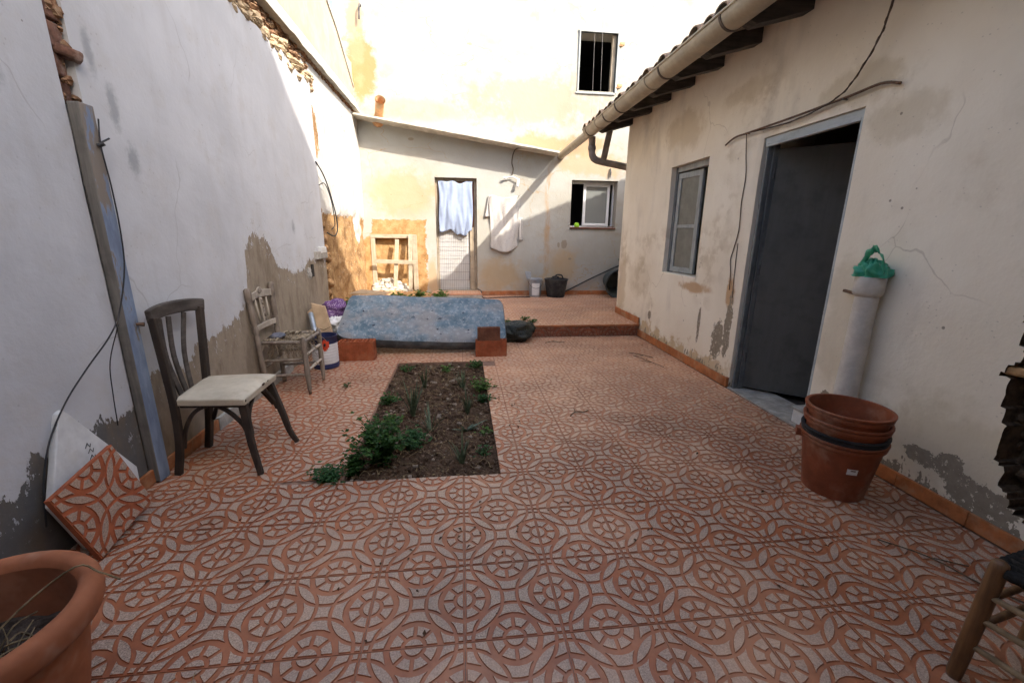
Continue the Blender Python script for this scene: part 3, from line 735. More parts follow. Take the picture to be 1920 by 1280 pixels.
# rooms behind the openings
def room(x0, x1, y0, y1, z0, z1, parent, mat, skip=()):
    mb = MB(); V = [(x0,y0,z0),(x1,y0,z0),(x1,y1,z0),(x0,y1,z0),(x0,y0,z1),(x1,y0,z1),(x1,y1,z1),(x0,y1,z1)]
    F = {'-z':(0,1,2,3),'+z':(4,5,6,7),'-y':(0,1,5,4),'+x':(1,2,6,5),'+y':(2,3,7,6),'-x':(3,0,4,7)}
    mb.add(V, [f for k_, f in F.items() if k_ not in skip]); return mb.build('room', mat, parent)
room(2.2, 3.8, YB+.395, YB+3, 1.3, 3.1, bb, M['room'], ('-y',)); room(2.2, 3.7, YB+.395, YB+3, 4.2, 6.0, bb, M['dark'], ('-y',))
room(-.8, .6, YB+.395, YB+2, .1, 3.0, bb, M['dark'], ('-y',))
nb = wall_mesh('y', YB+.15, .1, -2.1, -.85, .15, 1.65, [], .05, .010, disp=lambda u, v: .02*nz(u*6, v*6, 3)).build('niche_back', M['adobe'], bb, auto=60)

# ------------------------------------------------------------------ right house
RX = 2.83
rh = thing('right_house', 'low cream house on the right with stained flaking plaster, gutter and tiled eave', 'house', (RX, 3, 0))
Dr = (1.61, 2.64, -.05, 2.46); Wr = (3.53, 4.42, 1.06, 2.45); Hl = (-.75, .42, .16, 1.12)
wall_mesh('x', RX, .34, .8, 6.10, -.05, 3.62, [Dr, Wr], .12, .008).build('wall', M['right'], rh, auto=60)
HB = [(.10,.12),(.2,.25),(.3,.31),(.41,.365),(.52,.385),(.72,.41),(.88,.445),(.95,.44),(1.0,.40),(1.18,.44),(1.3,.40),(1.4,.2)]
def hole_at(y, z):
    if z < .12 or z > 1.38: return False
    for (a, p), (c, q) in zip(HB, HB[1:]):
        if a <= z <= c: b_ = lerp(p, q, (z-a)/(c-a)); break
    else: return False
    return -.8 < y < b_+.035*nz(z*14, 2.0)+.02*nz(z*40, y*9)
wall_mesh('x', RX, .34, -2.2, .8, -.05, 3.62, [], .022, .008, pred=hole_at, rmi=1).build('wall', [M['right'], M['holemud']], rh, auto=60)
wall_mesh('y', 6.10, -.3, RX+.003, 6.6, -.05, 3.62, [], .4, .004).build('gable_wall', M['right'], rh)
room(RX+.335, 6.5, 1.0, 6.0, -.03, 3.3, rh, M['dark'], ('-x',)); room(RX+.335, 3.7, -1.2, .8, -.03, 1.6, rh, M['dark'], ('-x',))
rm = MB(); rm.box(RX+.05, RX+.335, 1.0, 6.0, -.04, -.028); 
# skirting tiles
x = RX-.018
def skirt(parent, y0, y1, z0, xx, h=.105, d=.02, sgn=1, ln=.4):
    y = y0
    while y < y1-.02:
        e = min(y+ln, y1); b = MB(); w = rt_.uniform(-.0012, .0012)
        b.box(xx-d/2+w, xx+d/2+w, y+.0015, e-.0015, z0, z0+h+rt_.uniform(-.002, .002)); b.build('skirting_tile', M['skirt'], parent, bevel=.003); y = e
skirt(rh, 2.68, YS-.01, .002, x); skirt(rh, -1.2, 1.50, .002, x, .09); skirt(rh, YS-.01, 6.08, ZT+.003, x)
b = MB(); b.box(RX-.028, RX+.0, 2.64, 2.675, .002, .107); b.build('skirting_end', M['skirt'], rh)
y = .46
xs = .46
while xs < 4.2:
    e = min(xs+.4, 4.2); b = MB(); b.box(xs+.0015, e-.0015, YB-.022, YB+.01, ZT+.003, ZT+.10+rt_.uniform(-.002,.002)); b.build('skirting_tile', M['skirt'], bb, bevel=.003); xs = e
skirt(lw, 1.0, 2.05, .002, LX+.015, .09); 
# grey cement upstand where the left skirting is gone
b = wall_mesh('x', LX+.028, -.03, 2.05, 3.6, -.02, .1, [], .05, .008); b.build('cement_fillet', M['concrete'], lw)
# door threshold
b = MB(); b.box(RX-.01, RX+.36, 1.615, 2.635, -.02, .006); b.build('threshold', M['concrete'], rh)

# neighbouring tall house whose roof line throws the shadow across the yard
nh = thing('neighbour_house', 'tall neighbouring house standing over the yard beyond the right-hand roof', 'building', (6.7, 0, 0))
prof = [(-9, 0), (8.4, 0), (8.4, 3.4), (5.7, 5.4), (4.5, 6.2), (3.2, 7.05), (1.9, 7.5), (0.5, 8.3), (-1.2, 9.0), (-2.24, 9.75), (-3.2, 11.15), (-4.4, 12.1), (-5.2, 12.85), (-9, 14)]
b = MB(); b.prism([(y, z) for y, z in prof], 6.0, 7.6, lambda u, v, h: (h, u, v)); b.build('wall', M['cream'], nh)
b = MB(); pr_ = prof[2:]
for (a0, a1), (b0, b1) in zip(pr_, pr_[1:]):
    n = max(2, int(math.hypot(b0-a0, b1-a1)/.22))
    for k in range(n):
        y0, z0 = lerp(a0, b0, (k+.5)/n), lerp(a1, b1, (k+.5)/n)
        b.tube([(5.9, y0, z0), (7.7, y0, z0)], .10, 7)
tag(b.build('ridge_tiles', M['roof'], nh), kind='stuff')
# unseen wall added behind the camera to cut the sky light
bh = thing('rear_sky_blocker', 'unseen cream wall added behind the camera to block sky light', 'building', (0.4, -2.4, 0))
b = MB(); b.box(-3, 6, -2.8, -2.25, -.05, 5.0); b.build('wall', M['cream'], bh)
# ------------------------------------------------------------------ object materials
def wood(name, a, b, scale=10, rough=.7, ax=2, spec=.25):
    t = NT(name, rough, spec); st_ = [1,1,1]; st_[ax] = .08
    n = t.noise(scale*3, 4, .7, t.map(t.obj, tuple(st_))); n2 = t.noise(6, 4, .6, t.obj)
    c = t.mix(t.step(n, .3, .7), a, b); c = t.mix(t.math('MULTIPLY', t.step(n2, .45, .7), .5), c, sc(a, .6))
    return t.out(c, t.bump(n, .35, .004))
M['pvc'] = simple('gutter_pvc', (.40,.335,.225), .14, 5, .45, .4, .06, .002, dirt=(.28,.225,.15), dscale=4, damt=.6, obj=False)
M['pvc_grey'] = simple('pipe_grey', (.21,.18,.155), .25, 7, .6, .3, .1, .002, dirt=(.30,.23,.17), dscale=5, damt=.5, obj=False)
M['band'] = simple('bracket_brown', (.085,.06,.042), .3, 12, .6, .3, .2, .002, obj=False)
M['rafter'] = wood('rafter_wood', (.05,.045,.04), (.10,.088,.076), 9, .85, 0)
M['greyframe'] = wood('frame_grey_paint', (.11,.118,.118), (.185,.19,.185), 8, .6, 2)
M['paleframe'] = wood('frame_pale_paint', (.34,.38,.38), (.44,.47,.46), 8, .6, 1)
M['doorpaint'] = wood('door_dark_paint', (.098,.096,.088), (.108,.106,.098), 8, .75, 2, .15)
M['winpaint'] = wood('casement_paint', (.27,.29,.28), (.37,.385,.37), 8, .6, 2)
M['rebar'] = simple('rusty_rod', (.13,.075,.045), .35, 20, .8, .3, .4, .002, obj=False)
M['cable'] = simple('brown_cable', (.075,.05,.035), .3, 20, .7, .3, .2, .001, obj=False)
M['blackwire'] = simple('black_wire', (.03,.03,.032), .2, 20, .6, .3, .2, .001, obj=False)
M['bluepost'] = None
t = NT('blue_post_paint', .7, .25); n = t.noise(12, 4, .7, t.map(t.pos, (1,1,.25))); z_ = t.sep(t.pos)[2]
c_ = t.mix(t.step(n, .35, .65), (.16,.20,.28), (.25,.31,.41)); k_ = t.math('ADD', n, t.lin(z_, 0, 2.3, -.18, .16)); c_ = t.mix(t.step(k_, .56, .62), c_, (.21,.18,.15))
M['bluepost'] = t.out(c_, t.bump(n, .4, .006))
M['darkside'] = wood('post_bare_side', (.13,.125,.115), (.22,.205,.185), 8, .85, 2)
M['marble'] = simple('white_slab', (.60,.60,.58), .12, 7, .5, .4, .1, .002, dirt=(.46,.43,.36), dscale=5, damt=.4)
M['wood_dark'] = wood('chair_dark_wood', (.022,.016,.012), (.052,.037,.027), 8, .55, 2, .35)
M['wood_worn'] = wood('chair_worn_rail', (.045,.036,.030), (.115,.098,.085), 8, .7, 1, .25)
M['vinyl'] = simple('cream_vinyl', (.50,.44,.335), .12, 5, .5, .35, .12, .002, dirt=(.34,.28,.20), dscale=6, damt=.5)
M['foam'] = simple('torn_edge', (.06,.04,.03), .3, 30, .9, .1, .3, .002)
M['wood_grey'] = wood('weathered_wood', (.17,.135,.105), (.30,.25,.20), 9, .85, 2)
M['wood_pale'] = wood('pale_carved_wood', (.36,.31,.25), (.47,.41,.33), 9, .8, 2)
M['straw'] = simple('old_straw', (.30,.245,.17), .4, 30, .95, .1, .5, .003, dirt=(.12,.09,.065), dscale=14, damt=.7)
M['rag'] = simple('grey_rag', (.13,.135,.16), .3, 20, .95, .1, .5, .005)
t = NT('mattress_ticking', .95, .1); co = t.obj
n = t.noise(5, 4, .65, co); n2 = t.noise(17, 4, .7, co); v_ = t.vor(15, t.map(co, (1,1,1)), 'F1')
c_ = t.mix(t.step(n, .35, .68), (.085,.130,.165), (.165,.212,.245)); c_ = t.mix(t.math('MULTIPLY', t.step(n2, .48, .66), .55), c_, (.30,.32,.33))
c_ = t.mix(t.math('MULTIPLY', t.step(t.noise(2.1, 4, .6, t.map(co, (1,1,1), (3,2,1))), .42, .62), .75), c_, (.25,.235,.225))
pet = t.math('MULTIPLY', t.step(v_, .33, .25), t.step(v_, .13, .2)); c_ = t.mix(t.math('MULTIPLY', pet, .25), c_, (.42,.44,.47))
hol = t.math('MULTIPLY', t.step(t.noise(13, 3, .6, t.map(co, (1,1.6,1.6), (5,5,5))), .67, .69), t.step(t.noise(2.5, 2), .40, .5)); c_ = t.mix(hol, c_, (.03,.035,.05))
M['mattress'] = t.out(c_, t.bump(t.math('ADD', n2, t.math('MULTIPLY', n, 1.5)), .6, .015))
M['mattress_side'] = simple('mattress_side', (.10,.115,.125), .3, 7, .95, .1, .5, .01, dirt=(.16,.15,.135), dscale=6, damt=.5)
M['hollow'] = simple('hollow_brick', (.30,.080,.032), .22, 10, .85, .2, .4, .003, dirt=(.36,.16,.085), dscale=8, damt=.5)
M['brownbrick'] = simple('brown_brick', (.15,.062,.036), .25, 10, .85, .2, .4, .003)
M['cardboard'] = simple('cardboard', (.38,.27,.165), .16, 6, .9, .1, .2, .003)
M['steel'] = simple('steel_tube', (.30,.33,.36), .2, 8, .4, .5, .1, .001, metal=.6)
t = NT('purple_print', .95, .1); v_ = t.vor(48, t.obj, 'F1'); n = t.noise(18, 4, .7, t.obj)
c_ = t.mix(t.step(v_, .25, .4), (.36,.28,.38), (.14,.07,.18)); M['purple'] = t.out(t.mix(t.math('MULTIPLY', t.step(n, .5, .7), .5), c_, (.09,.05,.12)), t.bump(n, .5, .01))
M['whitecloth'] = simple('white_cloth', (.66,.65,.64), .12, 8, .95, .1, .4, .006)
M['tin_white'] = simple('tin_white', (.62,.62,.63), .12, 10, .45, .4, .1, .001, dirt=(.40,.36,.32), damt=.5)
M['tin_blue'] = simple('tin_blue', (.022,.028,.085), .3, 10, .45, .4, .1, .001)
M['tin_red'] = simple('tin_red', (.50,.055,.022), .2, 10, .5, .3, .1, .001)
M['binbag'] = simple('dark_green_plastic', (.012,.017,.012), .4, 9, .42, .45, .9, .03)
M['terracotta'] = simple('terracotta', (.32,.115,.054), .2, 4, .85, .2, .25, .004, dirt=(.47,.32,.23), dscale=3, damt=.6)
M['terra_in'] = simple('terracotta_inside', (.23,.085,.043), .2, 4, .85, .2, .15, .003, dirt=(.32,.16,.10), dscale=5, damt=.5)
M['bucket'] = simple('orange_plastic', (.215,.058,.024), .2, 6, .55, .3, .12, .003, dirt=(.36,.21,.14), dscale=4, damt=.6)
M['black'] = simple('black_plastic', (.022,.022,.023), .3, 12, .55, .4, .2, .002)
M['rubber'] = simple('black_rubber', (.030,.029,.029), .3, 10, .7, .3, .3, .003, dirt=(.085,.075,.065), damt=.5)
M['greyplastic'] = simple('grey_plastic', (.27,.28,.29), .12, 6, .5, .35, .1, .002, dirt=(.40,.38,.35), damt=.4)
M['label'] = simple('paper_label', (.70,.69,.66), .06, 9, .7, .2, .05, .001, dirt=(.5,.47,.42), damt=.4)
M['pvcwhite'] = simple('white_drain_pipe', (.54,.50,.44), .10, 12, .75, .25, .5, .004, dirt=(.40,.34,.26), dscale=4, damt=.5, obj=False)
t = NT('green_bag', .35, .5); n = t.noise(25, 4, .7, t.obj); t.b.inputs['Transmission Weight'].default_value = .25
M['greenbag'] = t.out(t.mix(n, (.01,.24,.12), (.07,.50,.30)), t.bump(n, .7, .01))
M['alu'] = simple('white_aluminium', (.74,.74,.72), .05, 8, .4, .4, .03, .001)
t = NT('window_glass', .12, .5); M['glass'] = t.out(t.mix(t.noise(2, 3, .5, t.obj), (.16,.17,.16), (.22,.225,.21)), None, .12)
t = NT('frosted_glass', .5, .4); n = t.noise(7, 4, .7, t.obj); M['frost'] = t.out(t.mix(t.step(n, .3, .75), (.135,.135,.112), (.19,.19,.16)), t.bump(t.noise(60, 3), .2, .002))
M['scrub'] = simple('green_scrubber', (.33,.62,.03), .3, 60, .6, .3, .6, .004)
M['doorwhite'] = simple('white_door', (.50,.49,.47), .08, 4, .6, .3, .1, .002, dirt=(.55,.48,.38), damt=.4, obj=False)
M['frame_wood'] = wood('door_frame_wood', (.30,.235,.16), (.44,.36,.26), 8, .8, 2)
M['brown_wood'] = wood('brown_inner_wood', (.17,.075,.035), (.25,.115,.055), 8, .7, 2)
M['pine'] = wood('bare_planks', (.36,.29,.20), (.45,.375,.27), 8, .85, 2)
M['pine_x'] = wood('bare_planks_level', (.36,.29,.20), (.45,.375,.27), 8, .85, 0)
M['meshwire'] = simple('grid_wire', (.20,.185,.17), .2, 10, .6, .4, .1, .001, obj=False)
M['bluecloth'] = simple('pale_blue_sheet', (.27,.32,.43), .07, 6, .95, .1, .3, .006)
t = NT('print_cloth', .95, .1); v_ = t.vor(55, t.obj, 'F1'); n = t.noise(40, 3, .7, t.obj)
M['print'] = t.out(t.mix(t.math('MULTIPLY', t.step(v_, .34, .22), t.step(n, .5, .6)), (.48,.45,.41), (.20,.14,.12)), t.bump(n, .3, .004))
M['clay'] = simple('clay_pipe', (.55,.30,.15), .2, 8, .9, .15, .3, .004, dirt=(.48,.40,.25), damt=.6, obj=False)
M['iron'] = simple('iron', (.10,.095,.09), .3, 14, .7, .3, .3, .002, obj=False)
M['leaf'] = None
def leafmat(name, a, b, trans=.35):
    t = NT(name, .55, .35); n = t.noise(30, 3, .6, t.pos); c = t.mix(t.step(n, .3, .7), a, b)
    tr = t.n('ShaderNodeBsdfTranslucent'); t.L(c, tr.inputs[0]); mx = t.n('ShaderNodeMixShader'); mx.inputs[0].default_value = trans
    out = [q for q in t.t.nodes if q.type == 'OUTPUT_MATERIAL'][0]
    t.L(c, t.b.inputs['Base Color']); t.L(t.b.outputs[0], mx.inputs[1]); t.L(tr.outputs[0], mx.inputs[2]); t.L(mx.outputs[0], out.inputs[0]); return t.mat
M['parsley'] = leafmat('parsley_leaf', (.020,.062,.012), (.060,.15,.030)); M['clover'] = leafmat('clover_leaf', (.022,.075,.022), (.07,.17,.055))
M['aloe'] = leafmat('strap_leaf', (.050,.070,.035), (.13,.16,.085), .1); M['aloe_pale'] = leafmat('strap_leaf_pale', (.10,.15,.10), (.20,.26,.19), .1)
M['weed'] = leafmat('weed_leaf', (.05,.11,.02), (.13,.24,.05)); M['dry'] = simple('dry_grass', (.20,.145,.08), .45, 30, .95, .1, .2, .001, obj=False)
M['twig'] = simple('twig', (.12,.085,.055), .35, 30, .95, .1, .3, .001, obj=False); M['deadleaf'] = simple('dead_leaf', (.085,.05,.03), .45, 40, .95, .1, .3, .001, obj=False)
t = NT('bed_soil', .98, .05); n = t.noise(9, 4, .7); n2 = t.noise(45, 4, .75)
c_ = t.mix(t.step(n, .3, .7), (.045,.027,.017), (.115,.072,.045)); c_ = t.mix(t.step(n2, .52, .68), c_, (.20,.14,.095))
M['soil'] = t.out(c_, t.bump(t.math('ADD', n, n2), .9, .02))
M['pebble'] = simple('pebble', (.24,.19,.145), .4, 20, .95, .1, .3, .002, obj=False)
M['sweep'] = simple('hose', (.022,.024,.022), .2, 20, .5, .4, .1, .001, obj=False)
M['stool_wood'] = wood('stool_wood', (.085,.038,.014), (.21,.105,.042), 7, .5, 2, .4)
M['rung'] = wood('stool_rung', (.21,.14,.075), (.30,.21,.12), 9, .7, 0)
M['potsoil'] = simple('pot_soil', (.06,.045,.035), .5, 20, .98, .05, .8, .015)
M['cord'] = simple('black_cord', (.022,.020,.018), .3, 60, .95, .05, .8, .004)
# ------------------------------------------------------------------ right house: door, window, eave, gutter
# door frame, outer architrave and leaf
y0, y1, zt = 1.61, 2.64, 2.46
b = MB(); b.bar((RX+.10, y1-.03, 0.006), (RX+.10, y1-.03, zt-.06), .07, .06, (1,0,0)); b.build('door_jamb', M['greyframe'], rh, bevel=.006)
b = MB(); b.bar((RX+.04, y1-.045, 0.006), (RX+.04, y1-.045, zt-.055), .03, .05, (1,0,0)); b.build('door_moulding', M['greyframe'], rh, bevel=.008)
b = MB(); b.bar((RX+.06, y0+.012, 0.006), (RX+.06, y0+.012, zt-.06), .022, .12, (1,0,0)); b.build('door_jamb', M['paleframe'], rh, bevel=.005)
b = MB(); b.box(RX+.02, RX+.13, y0+.002, y1-.002, zt-.062, zt-.002); b.build('door_head', M['paleframe'], rh, bevel=.006)
b = MB(); b.box(RX+.005, RX+.04, y0+.03, y1-.03, zt-.085, zt-.0625); b.build('door_head_moulding', M['paleframe'], rh, bevel=.004)
hx, hy = RX+.115, y1-.075; an = R(50); dx, dy = math.sin(an), -math.cos(an)
leaf = thing('_', '', '', (0,0,0)); bpy.data.objects.remove(leaf)
def leafpt(u, v, d): return (hx+dx*u - dy*d, hy+dy*u + dx*d, v)
b = MB(); b.prism([(0,.03),(.88,.03),(.88,2.36),(0,2.36)], 0, .035, leafpt); lf = b.build('door_leaf', M['doorpaint'], rh, bevel=.004)
for (u0,u1,v0,v1) in ((.10,.78,.12,.92),(.10,.78,1.06,1.55),(.10,.78,1.66,2.26)):
    f = MB(); w = .012
    for q in ((u0,u1,v0,v0+w),(u0,u1,v1-w,v1),(u0,u0+w,v0+w,v1-w),(u1-w,u1,v0+w,v1-w)): f.prism([(q[0],q[2]),(q[1],q[2]),(q[1],q[3]),(q[0],q[3])], -.003, .0, leafpt)
    f.build('panel_moulding', M['doorpaint'], lf)
for zz in (.35, 1.25, 2.15):
    f = MB(); f.tube([(hx-.012, hy+.012, zz-.05), (hx-.012, hy+.012, zz+.05)], .011, 8); f.build('hinge', M['iron'], lf)
# window: frame and casement slightly ajar
wy0, wy1, wz0, wz1 = 3.53, 4.42, 1.06, 2.45; wx = RX+.065
f = MB(); f.box(wx, wx+.07, wy1-.055, wy1-.002, wz0+.002, wz1-.002); f.build('window_jamb', M['greyframe'], rh, bevel=.005)
f = MB(); f.box(wx, wx+.07, wy0+.002, wy0+.05, wz0+.002, wz1-.002); f.build('window_jamb', M['greyframe'], rh, bevel=.005)
f = MB(); f.box(wx, wx+.07, wy0+.05, wy1-.055, wz1-.07, wz1-.002); f.build('window_head', M['winpaint'], rh, bevel=.005)
f = MB(); f.box(RX-.004, RX+.22, wy0+.002, wy1-.002, wz0-.02, wz0+.016); f.build('window_sill', M['right'], rh, bevel=.006)
cx, cy = wx+.012, wy1-.06; an = R(5); ex, ey = math.sin(an), -math.cos(an); cw = .52
def cp_(u, v, d): return (cx+ex*u-ey*d, cy+ey*u+ex*d, v)
f = MB(); s0, s1 = wz0+.03, wz1-.085; w = .07; mid = lerp(s0, s1, .47)
for q in ((0,cw,s0,s0+w),(0,cw,s1-w,s1),(0,w,s0+w,s1-w),(cw-w,cw,s0+w,s1-w),(w,cw-w,mid-.022,mid+.022)): f.prism([(q[0],q[2]),(q[1],q[2]),(q[1],q[3]),(q[0],q[3])], 0, .035, cp_)
cs = f.build('casement', M['winpaint'], rh, bevel=.004)
for a, c in ((s0+w, mid-.022), (mid+.022, s1-w)):
    f = MB(); f.prism([(w-.003,a-.003),(cw-w+.003,a-.003),(cw-w+.003,c+.003),(w-.003,c+.003)], .014, .019, cp_); f.build('pane', M['frost'], cs)
# dark board added to stand for the shaded gap beside the casement
f = MB(); f.box(wx+.09, wx+.62, wy0+.06, wy0+.10, s0, s1); f.build('casement', M['rafter'], rh, bevel=.004)
# rafters
ry = [6.02, 5.30, 4.70, 4.10, 3.52, 2.93, 2.32, 1.7, 1.1, .5, -.1, -.7]
SL = .30
for i, y in enumerate(ry):
    b = MB(); h = .15
    pl = [(2.86, 3.335), (2.86, 3.335+h), (2.29, 3.335+h-.57*SL), (2.29, 3.335+.06-.57*SL), (2.36, 3.335-.02-.50*SL+.03)]
    b.prism(pl, y-.06, y+.06, lambda u, v, hh: (u, hh, v)); b.build('rafter', M['rafter'], rh, bevel=.004)
# roof deck
def zr(x): return 3.492+(x-2.86)*SL
b = MB(); b.add([(2.22,-2.2,zr(2.22)),(6.7,-2.2,zr(6.7)),(6.7,6.3,zr(6.7)),(2.22,6.3,zr(2.22)),(2.22,-2.2,zr(2.22)+.03),(6.7,-2.2,zr(6.7)+.03),(6.7,6.3,zr(6.7)+.03),(2.22,6.3,zr(2.22)+.03)],
    [(3,2,1,0),(4,5,6,7),(0,1,5,4),(1,2,6,5),(2,3,7,6),(3,0,4,7)]); b.build('roof_deck', M['cream'], rh)
tm = MB(); n = 8; vs = []; L_ = .5
for k in range(2):
    x = k*L_; rr0 = .098-.016*k; 
    for rad in (rr0, rr0-.014):
        for j in range(n+1):
            a = math.pi*j/n; vs.append((x, math.cos(a)*rad, math.sin(a)*rad*.75+x*SL))
fs = []; N = n+1
for j in range(n):
    fs += [(j,j+1,2*N+j+1,2*N+j), (N+j,3*N+j,3*N+j+1,N+j+1), (j,N+j,N+j+1,j+1)]
fs += [(0,2*N,3*N,N), (n,N+n,3*N+n,2*N+n)]
tm.add(vs, fs); TM = tm.mesh('roof_tile', M['roof'], True); TM.set_sharp_from_angle(angle=R(50))
rq = random.Random(5); y = -1.1
while y < 6.3:
    o = put('roof_tile', TM, rh); o.location = Vector((2.12+rq.uniform(-.02,.02), y, zr(2.12)+.035+rq.uniform(-.006,.008))) - Vector((RX,3,0))
    o.rotation_euler = (rq.uniform(-.06,.06), rq.uniform(-.02,.02), rq.uniform(-.03,.03)); y += .205
b = MB(); y = -1.1
while y < 6.3:
    for k in range(1, 10):
        x = 2.12+k*.42; rad = .085; vs = []
        for xx in (x, x+.46):
            for j in range(7):
                a = math.pi*j/6; vs.append((xx, y+math.cos(a)*rad, zr(xx)+.04+math.sin(a)*rad*.75))
        b.add(vs, [(j,j+1,7+j+1,7+j) for j in range(6)])
    y += .205
tag(b.build('roof_tile_field', M['roof'], rh, smooth=True), kind='stuff')
# gutter: a thing fixed along the eave
gt = thing('roof_gutter', 'long beige half-round plastic gutter with brown straps along the right eave', 'gutter', (2.2, 3, 3.24))
def halfpipe(y0, y1, r, zc, xc=2.2, th=.006, n=14, drop=0.0):
    mb = MB(); vs = []
    for y, z in ((y0, zc), (y1, zc-drop)):
        for rad in (r, r-th):
            for j in range(n+1):
                a = math.pi+math.pi*j/n; vs.append((xc+math.cos(a)*rad, y, z+math.sin(a)*rad))
    N = n+1; fs = []
    for j in range(n): fs += [(j,j+1,2*N+j+1,2*N+j), (N+j,3*N+j,3*N+j+1,N+j+1), (j,N+j,N+j+1,j+1), (2*N+j,2*N+j+1,3*N+j+1,3*N+j)]
    fs += [(0,2*N,3*N,N), (n,N+n,3*N+n,2*N+n)]
    mb.add(vs, fs); return mb
GZ = 3.275
halfpipe(-2.0, 6.3, .112, GZ+.01).build('trough', M['pvc'], gt, auto=40)
b = MB(); b.tube([(2.086, -2.0, GZ+.012), (2.086, 6.3, GZ+.012)], .011, 8); b.build('front_lip', M['pvc'], gt, smooth=True)
b = MB(); b.tube([(2.2, 6.28, GZ-.03), (2.19, 8.37, GZ-.055)], .072, 16); b.build('end_pipe', M['pvc'], gt, auto=40)
b = MB(); b.tube([(2.19, 8.33, GZ-.055), (2.19, 8.385, GZ-.056)], .082, 16); b.build('end_collar', M['pvc_grey'], gt, auto=40)
for y in (2.35, 3.45, 4.75, 5.25, 6.15, 1.2, .1):
    b = halfpipe(y-.013, y+.013, .119, GZ+.011, th=.007); b.build('strap', M['band'], gt, auto=40)
for y, w in ((3.85, .06), (5.68, .035)): b = halfpipe(y-w, y+w, .1205, GZ+.011, th=.008); b.build('joint_sleeve', M['pvc'], gt, auto=40)
b = MB(); b.tube([(2.2, 6.22, GZ-.02), (2.2, 6.28, GZ-.025)], .09, 16); b.build('reducer', M['pvc'], gt, auto=40)
# waste pipes at the end of the house
dp = thing('drain_pipe', 'grey brown plastic drain pipe elbow dropping from the gutter into the far house corner', 'pipe', (2.3, 6.35, 2.8))
b = MB(); b.tube(crom([(2.27,6.33,3.20),(2.28,6.35,3.02),(2.30,6.36,2.90),(2.36,6.36,2.835),(2.50,6.36,2.80),(2.72,6.36,2.765),(3.0,6.36,2.72)], 5), .058, 12); b.build('elbow_pipe', M['pvc_grey'], dp, smooth=True)
b = MB(); b.tube([(2.28,6.35,3.05),(2.283,6.352,2.99)], .068, 12); b.build('collar', M['pvc_grey'], dp, smooth=True)
b = MB(); b.tube([(2.62,6.36,3.50),(2.575,6.36,3.25),(2.50,6.36,2.82)], .054, 12); b.build('branch_pipe', M['pvc_grey'], dp, smooth=True)

# ragged hole at the right edge of the yard wall
ho = MB(); rr = random.Random(21)
for i in range(170):
    side = rr.random()
    z = rr.uniform(.12, 1.36); y = [lerp(p, q, (z-a)/(c-a)) for (a, p), (c, q) in zip(HB, HB[1:]) if a <= z <= c][0]
    rock(ho, (RX+rr.uniform(.12, .30), y+rr.uniform(-.05, .03), z), rr.uniform(.02, .05), i+900, 7, (1.2, .9, .9))
tag(ho.build('hole_rubble', M['holemud'], rh), kind='stuff')
b = MB(); b.bar((RX+.06, .475, .905), (RX+.045, .20, .93), .10, .05); b.build('broken_brick', M['mud'], rh, bevel=.016)

# ------------------------------------------------------------------ rod and cables on the right wall
rd = thing('iron_rod', 'thin bent rusty rod fixed along the wall above the dark right-hand doorway', 'rod', (RX, 2.2, 2.5))
b = MB(); b.tube(crom([(RX-.03,3.20,2.50),(RX-.03,3.05,2.545),(RX-.035,2.85,2.545),(RX-.035,2.3,2.545),(RX-.03,1.75,2.555),(RX-.03,1.5,2.565),(RX-.03,1.36,2.525)], 5), .009, 7); b.build('rod', M['rebar'], rd, smooth=True)
for y in (2.87, 1.78): b = MB(); b.tube([(RX+.02,y,2.545),(RX-.042,y,2.548)], .006, 6); b.build('hook', M['iron'], rd)
wr = thing('hanging_cable', 'twisted brown cable sagging from the eave to the rod over the right doorway', 'cable', (RX, 2, 2.7))
P_ = crom([(2.62,1.30,3.35),(2.72,1.46,2.98),(2.75,1.53,2.84),(2.77,1.66,2.68),(2.785,1.79,2.585),(2.79,2.0,2.535),(2.80,2.3,2.515),(2.80,2.6,2.53),(2.80,2.87,2.55)], 8)
b = MB(); b.tube(P_, .0055, 6); b.build('cable', M['cable'], wr, smooth=True)
b = MB(); b.tube([p+Vector((.006*math.sin(i*1.1), .006*math.cos(i*1.1), .004*math.cos(i*1.1))) for i, p in enumerate(P_)], .004, 5); b.build('strand', M['cable'], wr, smooth=True)
wd = thing('dropping_wire', 'thin dark wire dropping down the plaster between the right window and doorway', 'wire', (RX, 2.85, 1.7))
b = MB(); b.tube(crom([(2.80,2.87,2.545),(2.818,2.86,2.35),(2.82,2.82,2.15),(2.82,2.83,1.9),(2.82,2.81,1.64),(2.82,2.85,1.45),(2.82,2.88,1.33),(2.82,2.85,1.2),(2.82,2.83,1.02)], 5), .0048, 5); b.build('wire', M['cable'], wd, smooth=True)
b = MB(); b.tube(crom([(2.822,2.80,1.5),(2.822,2.79,1.3),(2.822,2.78,1.1),(2.822,2.76,.95)], 5), .004, 5); b.build('wire', M['cable'], wd, smooth=True)

